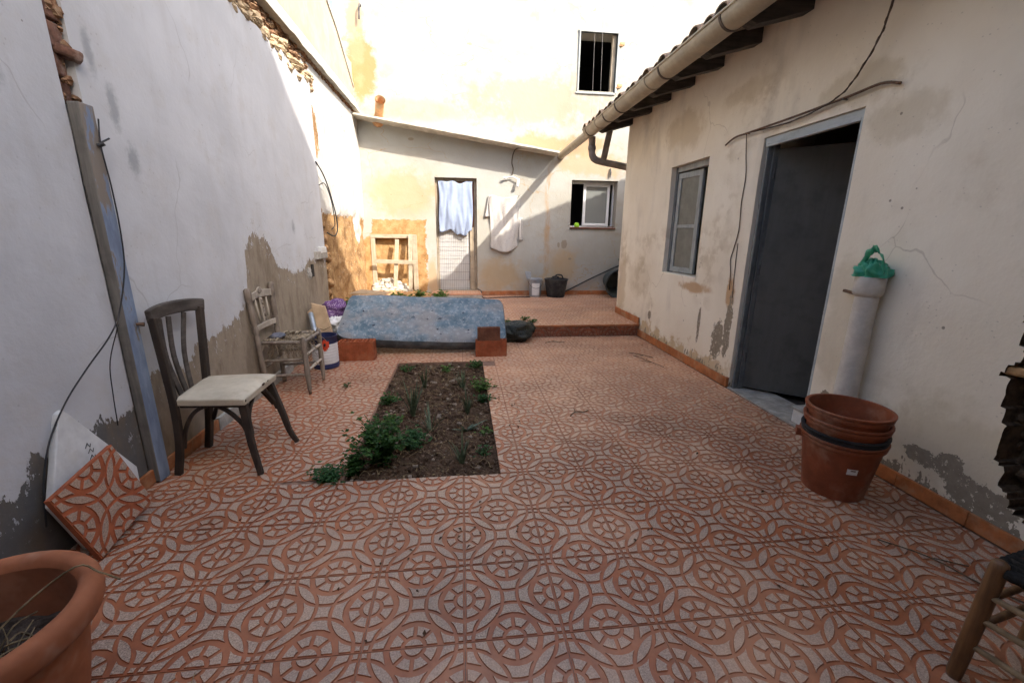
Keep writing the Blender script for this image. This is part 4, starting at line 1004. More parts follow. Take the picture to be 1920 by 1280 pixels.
# ------------------------------------------------------------------ white drain stub with a green carrier bag on it
vp_ = thing('drain_standpipe', 'thick white painted drain pipe standing against the wall right of the doorway', 'pipe', (2.745, 1.22, 0))
b = MB(); b.lathe([(.072,0),(.071,.4),(.069,.8),(.067,1.19)], 24, (2.745,1.22,0), wob=.03); b.build('pipe', M['pvcwhite'], vp_, smooth=True)
b = MB(); b.lathe([(.067,1.185),(.082,1.20),(.087,1.215),(.087,1.315),(.083,1.32),(.076,1.315),(.074,1.2)], 24, (2.745,1.22,0)); b.build('socket', M['pvcwhite'], vp_, auto=50)
b = MB(); b.bar((2.80,1.46,1.195), (2.80,1.31,1.18), .02, .02); b.build('wall_clip', M['rebar'], vp_, bevel=.004)
gb_ = thing('plastic_bag', 'crumpled green plastic carrier bag stuffed into the top of the white pipe', 'bag', (2.745, 1.22, 1.32))
b = MB(); n = 40; vs = []; K = 14
for i in range(K+1):
    ph = lerp(0, math.pi*.5, i/K); 
    for j in range(n):
        a = 2*math.pi*j/n; w = 1+.42*nz(math.cos(a)*2.5, math.sin(a)*2.5, ph*3)+.16*nz(math.cos(a)*7, math.sin(a)*7, ph*6)+.08*math.sin(a*7+ph*4)
        vs.append((2.745+.098*math.cos(ph)*w*math.cos(a), 1.22+.098*math.cos(ph)*w*math.sin(a), 1.318+.10*math.sin(ph)*w))
b.add(vs, [(i*n+j, i*n+(j+1)%n, (i+1)*n+(j+1)%n, (i+1)*n+j) for i in range(K) for j in range(n)]); b.build('crumple', M['greenbag'], gb_, smooth=True)
b = MB(); pts = crom([(2.70,1.29,1.36),(2.69,1.25,1.44),(2.685,1.20,1.50),(2.69,1.165,1.49),(2.70,1.13,1.43),(2.71,1.12,1.34)], 6)
vs = []
for i, p in enumerate(pts): vs += [p+Vector((0,.008*math.sin(i),.022+.006*math.sin(i*1.7))), p+Vector((.02,-.006,-.022+.006*math.cos(i*2.1)))]
b.add(vs, [(2*i,2*i+2,2*i+3,2*i+1) for i in range(len(pts)-1)]); o = b.build('handle', M['greenbag'], gb_, smooth=True)
q = o.modifiers.new('s','SOLIDIFY'); q.thickness = .003

# ------------------------------------------------------------------ back wall fittings
# back door: frame, white leaf, wooden stile
yd = YB+.10
for x0, x1, nm in ((-.538,-.485,'M'), (.305,.358,'M')):
    b = MB(); b.box(x0, x1, yd, yd+.08, .292, 2.66); b.build('door_jamb', M['frame_wood'], bb, bevel=.004)
b = MB(); b.box(-.538, .358, yd, yd+.08, 2.66, 2.718); b.build('door_head', M['frame_wood'], bb, bevel=.004)
b = MB(); b.box(-.484, .19, yd+.03, yd+.06, .30, 1.70); b.build('door_panel', M['doorwhite'], bb, bevel=.004)
b = MB(); b.box(-.484, .304, yd+.03, yd+.06, 1.705, 2.655); b.build('door_panel', M['brown_wood'], bb, bevel=.004)
b = MB(); b.box(.20, .30, yd-.01, yd+.055, .30, 1.70); b.build('door_stile', M['frame_wood'], bb, bevel=.004)
b = MB(); b.box(.185, .2, yd-.03, yd-.0, .55, .72); b.build('door_bolt', M['iron'], bb, bevel=.003)
wm = thing('wire_grid', 'rectangular welded wire grid leaning in front of the white back door', 'wire grid', (-.15, YB+.04, .3))
b = MB(); x = -.50
while x < .185: b.tube([(x, YB+.03, .30), (x+.004*math.sin(x*40), YB+.07, 1.92)], .0032, 5); x += .042
b.build('upright_wires', M['meshwire'], wm)
b = MB()
for k in range(9): z = .34+k*.185; b.tube([(-.505, YB+.032+.018*k/6, z), (.187, YB+.032+.018*k/6, z)], .0042, 5)
b.build('cross_wires', M['meshwire'], wm)

def cloth(name, label, x0, x1, z0, z1, y, mat, fold, bot, top=None, nu=44, nv=36, swell=.03):
    mb = MB(); vs = []
    for j in range(nv+1):
        v = j/nv
        for i in range(nu+1):
            u = i/nu; xw = lerp(x0, x1, u); zt_ = z1-(top(u) if top else 0); zb_ = z0+bot(u)
            zz = lerp(zt_, zb_, v); dx_, dy_ = fold(u, v)
            vs.append((xw+dx_, y-dy_, zz))
    N = nu+1; fs = [(j*N+i, j*N+i+1, (j+1)*N+i+1, (j+1)*N+i) for j in range(nv) for i in range(nu)]
    mb.add(vs, fs); o = mb.build(name, mat, None, smooth=True); q = o.modifiers.new('s', 'SOLIDIFY'); q.thickness = .004
    return o
def fold1(u, v):
    a = .030*abs(math.sin(u*10.5+v*1.6))*(.45+v)+.026*math.sin(u*6-1+v*3)+.035*nz(u*4.5, v*2.2, 1)+.02*nz(u*11, v*3, 4)
    return (.05*(u-.45)*(v-.2)*-1.0+.012*math.sin(v*6+u*4), .035+a+.05*math.sin(v*3.1)*math.sin(u*3.1))
o = cloth('door_sheet', '', -.47, .27, 1.60, 2.66, YB+.085, M['bluecloth'], fold1, lambda u: .05*math.sin(u*5+.5)+.09*nz(u*5, 2)+.10*max(0,(u-.8)/.2)-.04, lambda u: .10*math.sin(math.pi*u)**2*(.35+.3*math.sin(u*12)))
tag(o, 'pale blue sheet hung as a curtain over the upper half of the back door', 'sheet')
b = thing('patterned_cloth', 'white speckled cloth hung on nails to dry on the back wall beside the door', 'cloth', (.97, YB, 2.3))
def fold2(u, v):
    diag = math.sin((u*1.0+v*.62)*11)*.045*(1-v*.5)+.02*nz(u*8,v*3,2); return (.03*(u-.5)*v*-2+.02*nz(u*3,v*3,6), .03+diag+.05*math.sin(math.pi*min(1,u*1.05))*v)
o = cloth('cloth', '', .63, 1.30, 1.28, 2.40, YB-.005, M['print'], fold2, lambda u: -.10*math.sin(math.pi*u)+.15*max(0,u-.75)-.02, lambda u: .02+.09*math.sin(math.pi*u)**2*(.5)); 
for vv in o.data.vertices: vv.co -= Vector((.97, YB, 2.3))
o.parent = b
o = cloth('side_flap', '', .53, .645, 1.92, 2.38, YB-.01, M['print'], lambda u, v: ((1-v)*.09*(1-u), .03+.01*math.sin(u*7)), lambda u: .0, None, 8, 14)
for vv in o.data.vertices: vv.co -= Vector((.97, YB, 2.3))
o.parent = b
o = cloth('side_flap', '', 1.30, 1.39, 1.42, 1.92, YB-.01, M['print'], lambda u, v: (-.02*(1-v), .02+.01*math.sin(u*7)), lambda u: .0, None, 8, 14)
for vv in o.data.vertices: vv.co -= Vector((.97, YB, 2.3))
o.parent = b
for xx in (.65, 1.29):
    q = MB(); q.tube([(xx, YB+.02, 2.375), (xx, YB-.05, 2.385)], .006, 6); q.build('nail', M['iron'], b)
# clay spout, hook
cs_ = thing('clay_spout', 'short clay rainwater spout sticking out of the back wall above the cornice', 'spout', (-1.6, YB, 3.85))
b = MB(); A = Vector((-1.62, 8.36, 3.80)); B = Vector((-1.50, 7.93, 4.04)); b.tube([A, A.lerp(B,.1), A.lerp(B,.2), B.lerp(A,.12), B], [.11,.095,.085,.085,.10], 16, cap=False)
b.tube([B, B.lerp(A,.06), A], [.082,.07,.06], 16, cap=False); b.build('tube', M['clay'], cs_, smooth=True)
b = MB(); b.tube([(-1.64, 8.43, 3.77), (-1.62, 8.32, 3.80)], [.13,.10], 14); b.build('socket', M['clay'], cs_, smooth=True)
hk = MB(); hk.tube(crom([(-1.84,8.44,5.77),(-1.845,8.33,5.775),(-1.855,8.31,5.70),(-1.87,8.32,5.52)], 4), .016, 7); tag(hk.build('iron_hook', M['iron'], None, smooth=True), 'rusty iron hook high on the back wall near its left corner', 'hook')
# lamp cable and bare bulb fitting
lc = thing('wall_lamp', 'small bare bulb lamp hanging from a cable above the patterned cloth', 'lamp', (1.13, YB, 2.8))
b = MB(); b.tube(crom([(2.12,8.30,3.24),(1.9,8.28,3.27),(1.5,8.2,3.30),(1.22,8.2,3.31),(1.14,8.3,3.22),(1.12,8.36,3.05),(1.15,8.36,2.92),(1.12,8.35,2.79)], 6), .011, 6); b.build('cable', M['cable'], lc, smooth=True)
b = MB(); b.tube([(.98,8.33,2.74),(1.14,8.33,2.765),(1.28,8.32,2.70)], .014, 6); b.build('arm', M['alu'], lc, smooth=True)
b = MB(); b.tube([(1.27,8.32,2.72),(1.255,8.31,2.66),(1.245,8.31,2.62),(1.235,8.30,2.57),(1.23,8.30,2.55)], [.02,.028,.03,.036,.012], 10); b.build('bulb', M['alu'], lc, smooth=True)
b = MB(); b.tube([(1.0,8.33,2.74),(.96,8.32,2.73),(.93,8.32,2.735)], [.02,.03,.012], 10); b.build('bulb', M['alu'], lc, smooth=True)
# washing lines
for i, (xa, za, xb, zb) in enumerate(((2.68,6.6,2.71,3.72),(2.83,6.6,2.88,3.82))):
    b = MB(); b.tube(crom([(xa-.0,8.05,9.0),(xa,8.02,za),(lerp(xa,xb,.5)+.01,8.0,lerp(za,zb,.5)),(xb,8.0,zb),(xb,8.36,zb-.15)], 6), .0028, 5)
    tag(b.build('hanging_line', M['meshwire'], None, smooth=True), ['thin pale line hanging left of centre before the upper window', 'thin pale line hanging right of centre before the upper window'][i], 'line', 'lines hanging before the upper window')
# upper window: thin painted frame, wooden post, hinge brackets
uf = [(-.045,.835,1.08,1.12),(-.03,0.0,-.03,1.08),(.79,.83,-.03,1.08),(-.06,.80,-.06,-.03)]
for k, q in enumerate(uf):
    b = MB(); b.box(2.52+q[0], 2.52+q[1], YB-.03, YB+.05, 4.52+q[2], 4.52+q[3]); b.build('upper_window_trim', M['winpaint'], bb, bevel=.004)
b = MB(); b.box(3.225, 3.30, YB+.05, YB+.13, 4.525, 5.595); b.build('upper_window_post', M['frame_wood'], bb, bevel=.004)
for zz in (4.64, 5.42):
    b = MB(); b.box(3.36, 3.46, YB-.035, YB+.01, zz-.02, zz+.03); b.box(3.33, 3.42, YB-.04, YB, zz-.045, zz-.025); b.build('window_bracket', M['clay'], bb, bevel=.006)
# sliding window
wy = YB+.20; X0, X1, Z0, Z1 = 2.475, 3.525, 1.725, 2.735
b = MB()
for q in ((X0,X1,Z1-.05,Z1),(X0,X1,Z0,Z0+.04),(X0,X0+.03,Z0+.04,Z1-.05),(X1-.03,X1,Z0+.04,Z1-.05)): b.box(q[0],q[1],wy,wy+.07,q[2],q[3])
b.build('sliding_frame', M['alu'], bb, bevel=.004)
b = MB(); sx0, sx1 = 2.80, 3.42
for q in ((sx0,sx1,Z1-.11,Z1-.052),(sx0,sx1,Z0+.042,Z0+.10),(sx0,sx0+.06,Z0+.10,Z1-.11),(sx1-.06,sx1,Z0+.10,Z1-.11)): b.box(q[0],q[1],wy-.022,wy+.018,q[2],q[3])
sh = b.build('sliding_sash', M['alu'], bb, bevel=.004)
b = MB(); b.box(sx0+.058, sx1-.058, wy-.006, wy+.0, Z0+.098, Z1-.108); b.build('pane', M['glass'], sh)
b = MB(); b.box(X0-.01, X1+.01, YB-.035, YB+.2, Z0-.03, Z0+.003); b.build('window_ledge', M['brownbrick'], bb, bevel=.006)
b = MB(); b.lathe([(.0,0),(.055,.0),(.062,.03),(.055,.075),(.035,.10),(0,.108)], 16, (2.64, YB+.05, Z0+.004), wob=.08); tag(b.build('scrubbing_pad', M['scrub'], None, smooth=True), 'bright green round scrubbing pad on the back window ledge', 'scrubber')
b = MB(); b.bar((3.36,YB+.03,Z0+.02),(3.50,YB+.0,Z0+.028),.02,.018); tag(b.build('wood_scrap', M['brown_wood'], None, bevel=.003), 'little wooden stick at the right end of the back window ledge', 'stick')
b = MB(); b.tube([(3.33,8.38,3.0),(3.335,8.36,2.9),(3.33,8.37,2.8)], [.012,.022,.012], 6); b.build('wall_clip', M['iron'], bb)
# wooden frame of the walled-up opening and loose planks
fr = thing('wooden_frame', 'pale bare timber frame set in the ochre recess left of the back door', 'frame', (-1.45, YB, .3))
for nm, q in (('post',(-1.955,-1.865,.30,1.44)), ('post',(-1.07,-.965,.29,1.505))):
    b = MB(); b.box(q[0], q[1], YB-.012, YB+.06, q[2], q[3]); b.build(nm, M['pine'], fr, bevel=.005)
b = MB(); b.box(-1.955, -.97, YB-.004, YB+.06, 1.445, 1.525); b.build('lintel', M['pine_x'], fr, bevel=.005)
for a, c, lab in (((-1.385,8.36,1.42),(-1.46,8.16,.22),'short pale plank leaning upright in the middle of the ochre recess'), ((-1.10,8.36,1.53),(-1.12,8.14,.22),'taller pale plank leaning upright beside the right post of the ochre recess')):
    b = MB(); b.bar(a, c, .085, .025, (0,1,0)); tag(b.build('plank', M['pine'], None, bevel=.004), lab, 'plank', 'planks leaning in the ochre recess')
b = MB(); b.bar((-1.86,8.24,.955),(-.95,8.235,.93), .025, .085); tag(b.build('plank', M['pine_x'], None, bevel=.004), 'pale plank lying level across the two upright planks in the recess', 'plank', 'planks leaning in the ochre recess')
rr = random.Random(31)
b = MB()
for i in range(700):
    x = rr.uniform(-1.94, -1.02); h = .34*max(.12, 1-abs((x+1.62)/.55)**1.5); y = rr.uniform(-.2, .13)
    rock(b, (x, 8.37+y, .22+rr.uniform(.4, 1)*h*(1-max(0, -y)*2.5)), rr.choice((.015,.02,.03,.045,.06)), i, 6, (1.2,1,.75))
o = tag(b.build('lime_rubble', M['white_rock'], None), 'heap of white lime rubble at the foot of the ochre recess', 'rubble', kind='stuff')
# cables on the far left wall
lc = thing('loose_cable', 'loop of loose dark cable hanging off the end of the left wall', 'cable', (-2.0, 5.6, 2))
b = MB(); b.tube(crom([(-1.97,5.2,2.5),(-1.99,5.55,2.38),(-2.0,5.8,2.2),(-1.98,5.98,1.85),(-1.97,5.98,1.62),(-1.97,5.8,1.50),(-1.98,5.45,1.55)], 6), .010, 6); b.build('cable', M['blackwire'], lc, smooth=True)
b = MB(); b.tube(crom([(-1.97,5.25,2.2),(-1.99,5.6,2.25),(-1.99,5.85,2.02),(-1.98,5.9,1.7),(-1.98,5.7,1.6)], 6), .007, 6); b.build('cable', M['blackwire'], lc, smooth=True)
b = MB(); b.box(LX-.02, LX+.04, 4.78, 5.25, 1.19, 1.30); b.build('mortar_patch', M['concrete'], lw, bevel=.012)
b = MB(); b.box(LX-.02, LX+.045, 4.95, 5.2, 1.27, 1.355); b.build('junction_box', M['marble'], lw, bevel=.01)
b = MB()
for k in range(9): rock(b, (LX+.0, 4.52+.05*math.sin(k*1.9), 1.03+.035*math.cos(k*2.7)), .028+.012*(k%3), k+3, 7, (.3,1,1))
b.build('plaster_lump', M['concrete'], lw)
b = MB(); b.box(LX+.0, LX+.012, 4.60, 4.68, .98, 1.14); b.build('hole_shade_plate', M['dark'], lw)  # dark plate on the wall face, its colour standing for a hole's shade
# ------------------------------------------------------------------ soil bed and earth behind the mattress
def soilgrid(x0, x1, y0, y1, fz, step=.03):
    mb = MB(); nx = int((x1-x0)/step); ny = int((y1-y0)/step)
    for j in range(ny+1):
        for i in range(nx+1):
            x, y = lerp(x0, x1, i/nx), lerp(y0, y1, j/ny); mb.v.append(Vector((x, y, fz(x, y))))
    N = nx+1; mb.f = [[j*N+i, j*N+i+1, (j+1)*N+i+1, (j+1)*N+i] for j in range(ny) for i in range(nx)]; mb.m = [0]*len(mb.f); return mb
def fz1(x, y): return -.042+.024*nz(x*4, y*4, 1)+.020*nz(x*11, y*11, 2)+.018*abs(nz(x*30, y*30, 3))+.008*nz(x*70, y*70, 4)
soil = tag(soilgrid(BX0-.02, BX1+.02, BY0-.02, BY1+.02, fz1, .012).build('soil_bed', M['soil'], None, smooth=True), kind='structure')
nb_ = tag(soilgrid(-1.06, BX0+.02, 1.19, 1.245, lambda x, y: -.012+.008*nz(x*20, y*20, 1), .01).build('soil_gap', M['soil'], None), kind='structure')
tag(soilgrid(-2.08, -.58, 5.0, 8.44, lambda x, y: ZT+.02+.10*max(0, min(1, (-.6-x)/.5))*(1+.6*nz(x*2, y*2))+.03*nz(x*7, y*7)-max(0, (6.0-y))*.05, .06).build('earth_bank', M['mud'], None, smooth=True), kind='structure')
rr = random.Random(41)
b = MB()
for i in range(230):
    x, y = rr.uniform(BX0+.02, BX1-.02), rr.uniform(BY0+.02, BY1-.02); r = rr.choice((.006,.008,.01,.013,.02))
    rock(b, (x, y, fz1(x, y)+r*.4), r, i, 6, (1.2, 1, .7))
tag(b.build('pebbles', M['pebble'], None), 'small pale stones scattered over the planting bed', 'stones', kind='stuff')
b = MB()
for i in range(1100):
    x, y = rr.uniform(BX0+.02, BX1-.02), rr.uniform(BY0+.02, BY1-.02); rock(b, (x, y, fz1(x, y)), rr.choice((.006,.008,.012,.016,.024,.034)), i+500, 6, (1.2, 1, .7))
tag(b.build('soil_clods', M['soil'], None), 'dark clods of earth in the planting bed', 'clods', kind='stuff')

# ------------------------------------------------------------------ plants
def leafquad(mb, p, d, L, w, up=None, fold=.25, mi=0):
    d = Vector(d).normalized(); u = up or Vector((rr.uniform(-1,1), rr.uniform(-1,1), 1)); s_ = d.cross(u)
    if s_.length < 1e-3: s_ = Vector((1,0,0))
    s_.normalize(); nrm = s_.cross(d); p = Vector(p)
    mb.add([p, p+d*L*.5+s_*w/2+nrm*w*fold, p+d*L, p+d*L*.5-s_*w/2+nrm*w*fold, p+d*L*.5], [(0,1,4),(1,2,4),(2,3,4),(3,0,4)], mi)
def bushy(name, label, cat, c, H, Rd, stems, leaves, Ls, mat, lean=(0,0), low=.15):
    o = thing(name, label, cat, c); st_ = MB(); lf_ = MB(); c = Vector(c)
    for i in range(stems):
        a = rr.uniform(0, 6.28); rad = Rd*math.sqrt(rr.random()); h = H*rr.uniform(.55, 1.0)*(1-.35*(rad/Rd)**2)
        tip = c+Vector((rad*math.cos(a)+lean[0]*h, rad*math.sin(a)+lean[1]*h, h)); mid = c.lerp(tip, .5)+Vector((0,0,h*.18))
        base = c+Vector((rr.uniform(-.03,.03), rr.uniform(-.03,.03), -.04)); pts = [base, mid, tip]
        st_.tube(crom(pts, 3), [.003]*7, 4, cap=False)
        for k in range(leaves):
            t_ = rr.uniform(low, 1.05); q = base.lerp(mid, t_*2) if t_ < .5 else mid.lerp(tip, t_*2-1)
            q = q+Vector((rr.gauss(0,.022), rr.gauss(0,.022), rr.gauss(0,.016)))
            an = rr.uniform(0, 6.28)
            for m_ in range(3):
                aa = an+(m_-1)*.9; leafquad(lf_, q, (math.cos(aa), math.sin(aa), rr.uniform(-.35, .45)), Ls*rr.uniform(.7, 1.25), Ls*.72)
    st_.build('stems', mat, o); lf_.build('leaves', mat, o); return o
bushy('parsley_plant', 'bushy dark green parsley at the near left of the planting bed', 'plant', (-.57, 1.47, -.03), .37, .24, 46, 9, .034, M['parsley'], (-.18, .05))
bushy('clover_clump', 'low bluish green clover clump spreading right of the parsley', 'plant', (-.40, 1.68, -.03), .14, .15, 30, 5, .028, M['clover'])
bushy('creeping_weed', 'creeping green weed spilling over the broken tile corner', 'plant', (-.87, 1.245, .0), .06, .13, 34, 6, .022, M['clover'])
bushy('leafy_weed', 'leafy weed trailing below the parsley at the left bed edge', 'plant', (-.74, 1.35, -.02), .12, .10, 20, 6, .026, M['parsley'])
bushy('leafy_weed', 'small green weed at the right edge of the bed near the far bricks', 'plant', (.19, 2.85, -.03), .14, .12, 20, 5, .03, M['weed'])
bushy('leafy_weed', 'tiny bright weed in the middle of the far bed end', 'plant', (-.18, 3.45, -.03), .10, .08, 10, 4, .028, M['weed'])
bushy('leafy_weed', 'round leaved weed on the right bed edge beside the fallen leaves', 'plant', (.20, 2.52, -.03), .10, .07, 10, 4, .034, M['clover'])
bushy('leafy_weed', 'sparse weed at the far right bed corner by the stacked bricks', 'plant', (.14, 3.6, -.03), .10, .12, 12, 4, .03, M['parsley'])
bushy('leafy_weed', 'green weed at the left bed edge behind the parsley', 'plant', (-.70, 2.55, -.03), .12, .10, 14, 5, .03, M['parsley'])
bushy('leafy_weed', 'tiny yellow green weed low on the right of the bed', 'plant', (.17, 1.85, -.04), .05, .06, 8, 3, .024, M['weed'])
bushy('leafy_weed', 'tiny seedling growing in the joint of the left floor tiles', 'plant', (-1.20, 2.98, 0), .05, .03, 5, 3, .022, M['clover'])
bushy('leafy_weed', 'sparse pale weed in the soil near the front right corner', 'plant', (.14, 1.55, -.04), .06, .06, 8, 3, .022, M['clover'])
bushy('leafy_weed', 'small weed tuft in the soil left of the tallest spiky plant', 'plant', (-.62, 2.15, -.04), .08, .09, 12, 4, .026, M['weed'])
bushy('leafy_weed', 'small weed tuft at the far left bed corner', 'plant', (-.66, 3.55, -.04), .08, .10, 12, 4, .026, M['parsley'])
bushy('nettle_clump', 'sunlit green weeds growing behind the left end of the mattress', 'plant', (-1.82, 5.7, .22), .36, .22, 26, 7, .06, M['weed'])
for k, (x, y, h) in enumerate(((-1.25, 7.0, .22), (-.85, 7.2, .24), (-.45, 7.4, .18))):
    bushy('weed_clump', ['low sunlit weeds behind the mattress under the wooden frame', 'low sunlit weeds behind the middle of the mattress', 'low sunlit weeds behind the mattress by the doorstep'][k], 'plant', (x, y, .24), h, .20, 18, 6, .05, M['weed'])
def strap(name, label, c, H, n, w, mat, spread=.5):
    o = thing(name, label, 'plant', c); c = Vector(c)
    for i in range(n):
        a = rr.uniform(0, 6.28); h = H*rr.uniform(.55, 1.1); sp = spread*rr.uniform(.2, 1.2)*h; d = Vector((math.cos(a), math.sin(a), 0)); s_ = Vector((-d.y, d.x, 0))
        mb = MB(); vs = []; K = 7; droop = rr.uniform(0, .5)
        for k in range(K+1):
            t_ = k/K; ww = w*(1-t_**1.7)*.5+.0015; p = c+d*(sp*t_**1.3+.012)+Vector((0,0,h*(t_-droop*t_*t_*.7)))
            vs += [p-s_*ww, p+Vector((0,0,-ww*.8))+d*ww*.3, p+s_*ww]
        mb.add(vs, [(3*k+q, 3*k+q+1, 3*k+q+4, 3*k+q+3) for k in range(K) for q in range(2)]); mb.build('leaf', mat, o, smooth=True)
    return o
strap('strap_plant', 'tallest spiky strap leaved plant in the middle left of the bed', (-.45, 2.28, -.05), .42, 15, .019, M['aloe'], .45)
strap('strap_plant', 'spiky plant behind the tallest one, further up the bed', (-.40, 2.95, -.05), .34, 11, .017, M['aloe'], .4)
strap('strap_plant', 'spiky plant at the centre of the bed in front of the tallest', (-.27, 1.93, -.05), .24, 9, .017, M['aloe'], .9)
strap('strap_plant', 'spiky plant alone in the front right of the bed', (-.01, 1.42, -.05), .26, 14, .015, M['aloe'], .45)
strap('strap_plant', 'upright spiky plant at the right of the bed beside the pale one', (.04, 2.30, -.05), .28, 14, .018, M['aloe'], .35)
strap('strap_plant', 'far right spiky plant near the weeds of the bed', (-.0, 2.92, -.05), .24, 12, .018, M['aloe'], .4)
strap('pale_strap_plant', 'pale flattened plant with a thick leaf lying on the soil', (.02, 1.95, -.045), .09, 7, .028, M['aloe_pale'], 2.2)
def dryleaves(name, label, pts, r, mat, L=(.03,.07), n=1, seed=0, flat=True):
    pass
# dry leaves and stems lying in the bed
b = MB(); rr2 = random.Random(77)
for i in range(170):
    x, y = rr2.uniform(BX0+.05, BX1-.05), rr2.uniform(BY0+.05, BY1-.05); a = rr2.uniform(0, 6.28); L = rr2.uniform(.05, .2)
    z = fz1(x, y)+.01; b.tube(crom([(x,y,z),(x+L*.5*math.cos(a),y+L*.5*math.sin(a),z+rr2.uniform(.005,.05)),(x+L*math.cos(a+.4),y+L*math.sin(a+.4),z)], 3), .0025, 4)
tag(b.build('dry_stems', M['dry'], None), 'dry stems and straw lying on the soil of the bed', 'straw', kind='stuff')
# leaf crumbs in the bed and on the tiles
b = MB()
for i in range(420):
    px, py = rr2.uniform(BX0+.02, BX1-.02), rr2.uniform(BY0+.02, BY1-.02); leafquad(b, (px, py, fz1(px, py)+.012), (rr2.uniform(-1,1), rr2.uniform(-1,1), rr2.uniform(-.2,.5)), rr2.uniform(.015,.045), rr2.uniform(.008,.022), Vector((0,0,1)), .3)
tag(b.build('bed_litter', M['dry'], None), 'dry leaf crumbs covering the soil of the bed', 'leaf litter', kind='stuff')
b = MB()
spots = [(.42,2.35,.16,26),(.45,1.9,.1,14),(.30,2.75,.1,14),(0,.55,.22,12),(-.55,.35,.35,8),(.35,.75,.3,8),(-.4,-.1,.4,8),(1.2,4.55,.35,14),(2.55,3.3,.3,16),(2.3,4.2,.5,12),(1.2,2.0,.9,16),(1.8,1.2,.8,14),(1.4,.2,.9,14),(-1.3,2.4,.3,8),(-1.35,.9,.3,10)]
for x, y, s_, n in spots:
    for i in range(n):
        px, py = rr2.gauss(x, s_), rr2.gauss(y, s_)
        if BX0-.02 < px < BX1+.02 and BY0 < py < BY1: continue
        leafquad(b, (px, py, .004), (rr2.uniform(-1,1), rr2.uniform(-1,1), rr2.uniform(0,.5)), rr2.uniform(.012,.035), rr2.uniform(.008,.018), Vector((0,0,1)), .3)
tag(b.build('leaf_litter', M['deadleaf'], None), 'scattered brown leaf crumbs on the patterned tiles', 'leaf litter', kind='stuff')
for (x, y, L, a, lab) in ((1.22,4.62,.30,.1,'dry forked twig on the tiles below the terrace step'),(2.45,3.35,.55,1.9,'thin dry twig lying along the right skirting by the door'),(2.5,3.75,.35,2.3,'thin dry twig near the right skirting under the window'),(2.2,.35,.55,-1.0,'long dry stem on the tiles in front of the bucket stack'),(.95,2.05,.22,.5,'short dry stem on the tiles right of the bed')):
    b = MB(); p = Vector((x, y, .008)); d = Vector((math.cos(a), math.sin(a), 0)); s_ = Vector((-d.y, d.x, 0))
    b.tube(crom([p, p+d*L*.35+s_*.02+Vector((0,0,.012)), p+d*L*.7-s_*.01+Vector((0,0,.004)), p+d*L], 4), .005 if L < .5 else .0035, 5)
    b.tube([p+d*L*.35+s_*.02+Vector((0,0,.01)), p+d*L*.6+s_*.10+Vector((0,0,.006))], .003, 5); tag(b.build('twig', M['twig'], None), lab, 'twig', 'twigs on the tiles')
for k, (x, y) in enumerate(((.72,5.22),(1.02,5.45),(1.12,5.25))):
    bushy('fallen_sprig', ['wilted green sprig on the terrace edge beside the mattress', 'wilted green sprig further back on the terrace floor', 'wilted green sprig on the terrace edge, rightmost of three'][k], 'sprig', (x, y, ZT+.002), .05, .07, 8, 4, .035, M['parsley'])

# ------------------------------------------------------------------ left side: post, wire, slab, loose tile
po = thing('blue_post', 'weathered blue wooden post standing against the left wall from floor to broken groove', 'post', (-1.93, 1.35, 0))
b = MB(); b.box(-1.985, -1.925, 1.300, 1.395, 0.001, 2.20)
b.m = [0]*6; b.m[2] = 1; b.m[1] = 1
b.build('post', [M['bluepost'], M['darkside']], po, bevel=.006)
b = MB(); b.tube([(-1.926,1.37,1.02),(-1.89,1.385,1.015)], [.008,.014], 6); b.build('nail', M['rebar'], po)
wl = thing('black_cable', 'black cable tied to the blue post and drooping behind the white slab', 'cable', (-1.9, 1.2, 1))
b = MB(); b.tube(crom([(-1.918,1.40,2.14),(-1.912,1.37,2.0),(-1.91,1.38,1.8),(-1.914,1.385,1.57),(-1.91,1.35,1.35),(-1.91,1.25,1.12),(-1.905,1.14,1.0),(-1.94,1.0,.86),(-1.955,.86,.73),(-1.96,.74,.58),(-1.96,.66,.4),(-1.96,.62,.2)], 6), .0042, 6); b.build('cable', M['blackwire'], wl, smooth=True)
b = MB(); b.tube(crom([(-1.89,1.2,1.06),(-1.955,1.17,.85),(-1.96,1.145,.66),(-1.96,1.13,.48)], 5), .003, 5); b.build('branch', M['blackwire'], wl, smooth=True)
b = MB(); b.tube([(-1.915,1.38,2.02),(-1.905,1.43,2.05)], .005, 5); b.tube([(-1.922,1.365,2.0),(-1.90,1.38,2.015)], .012, 6); b.build('knot', M['blackwire'], wl)
sl = thing('white_slab', 'white marble slab corner leaning on the left wall behind the loose tile', 'slab', (-1.92, .85, 0))
def slp(u, v, h): return (-1.875-.085*v/.7+h, u, v)
b = MB(); b.prism([(.70,0.0),(1.08,0.0),(1.12,.22),(.845,.70),(.815,.69),(.62,.30)], -.035, 0, slp); b.build('slab', M['marble'], sl, bevel=.006)
b = MB()
for k, (u, v, w_) in enumerate(((.872,.47,.022),(.877,.44,.018),(.873,.405,.02),(.882,.36,.012))): b.tube([Vector(slp(u,v,.0015)), Vector(slp(u+.018,v+w_,.0015)), Vector(slp(u+.026,v-.004,.0015)), Vector(slp(u+.036,v+.012,.0015))], .0022, 4)
b.build('pencil_scribble', M['iron'], sl)
Bq, Rq, Lq = Vector((-1.752,.612,.006)), Vector((-1.765,.985,.075)), Vector((-1.835,.54,.385))
ex_ = (Rq-Bq).normalized(); ey_ = (Lq-Bq); ey_ = (ey_-ex_*ey_.dot(ex_)).normalized(); ez_ = ex_.cross(ey_)
lt = put('loose_tile', TILE.copy()); tag(lt, 'loose patterned floor tile leaning on the white slab, clean red and grey', 'tile')
lt.data.materials[0] = simple('loose_tile_red', (.33,.090,.036), .2, 9, .6, .3, .1, .002); lt.data.materials[1] = M['tile_grey']
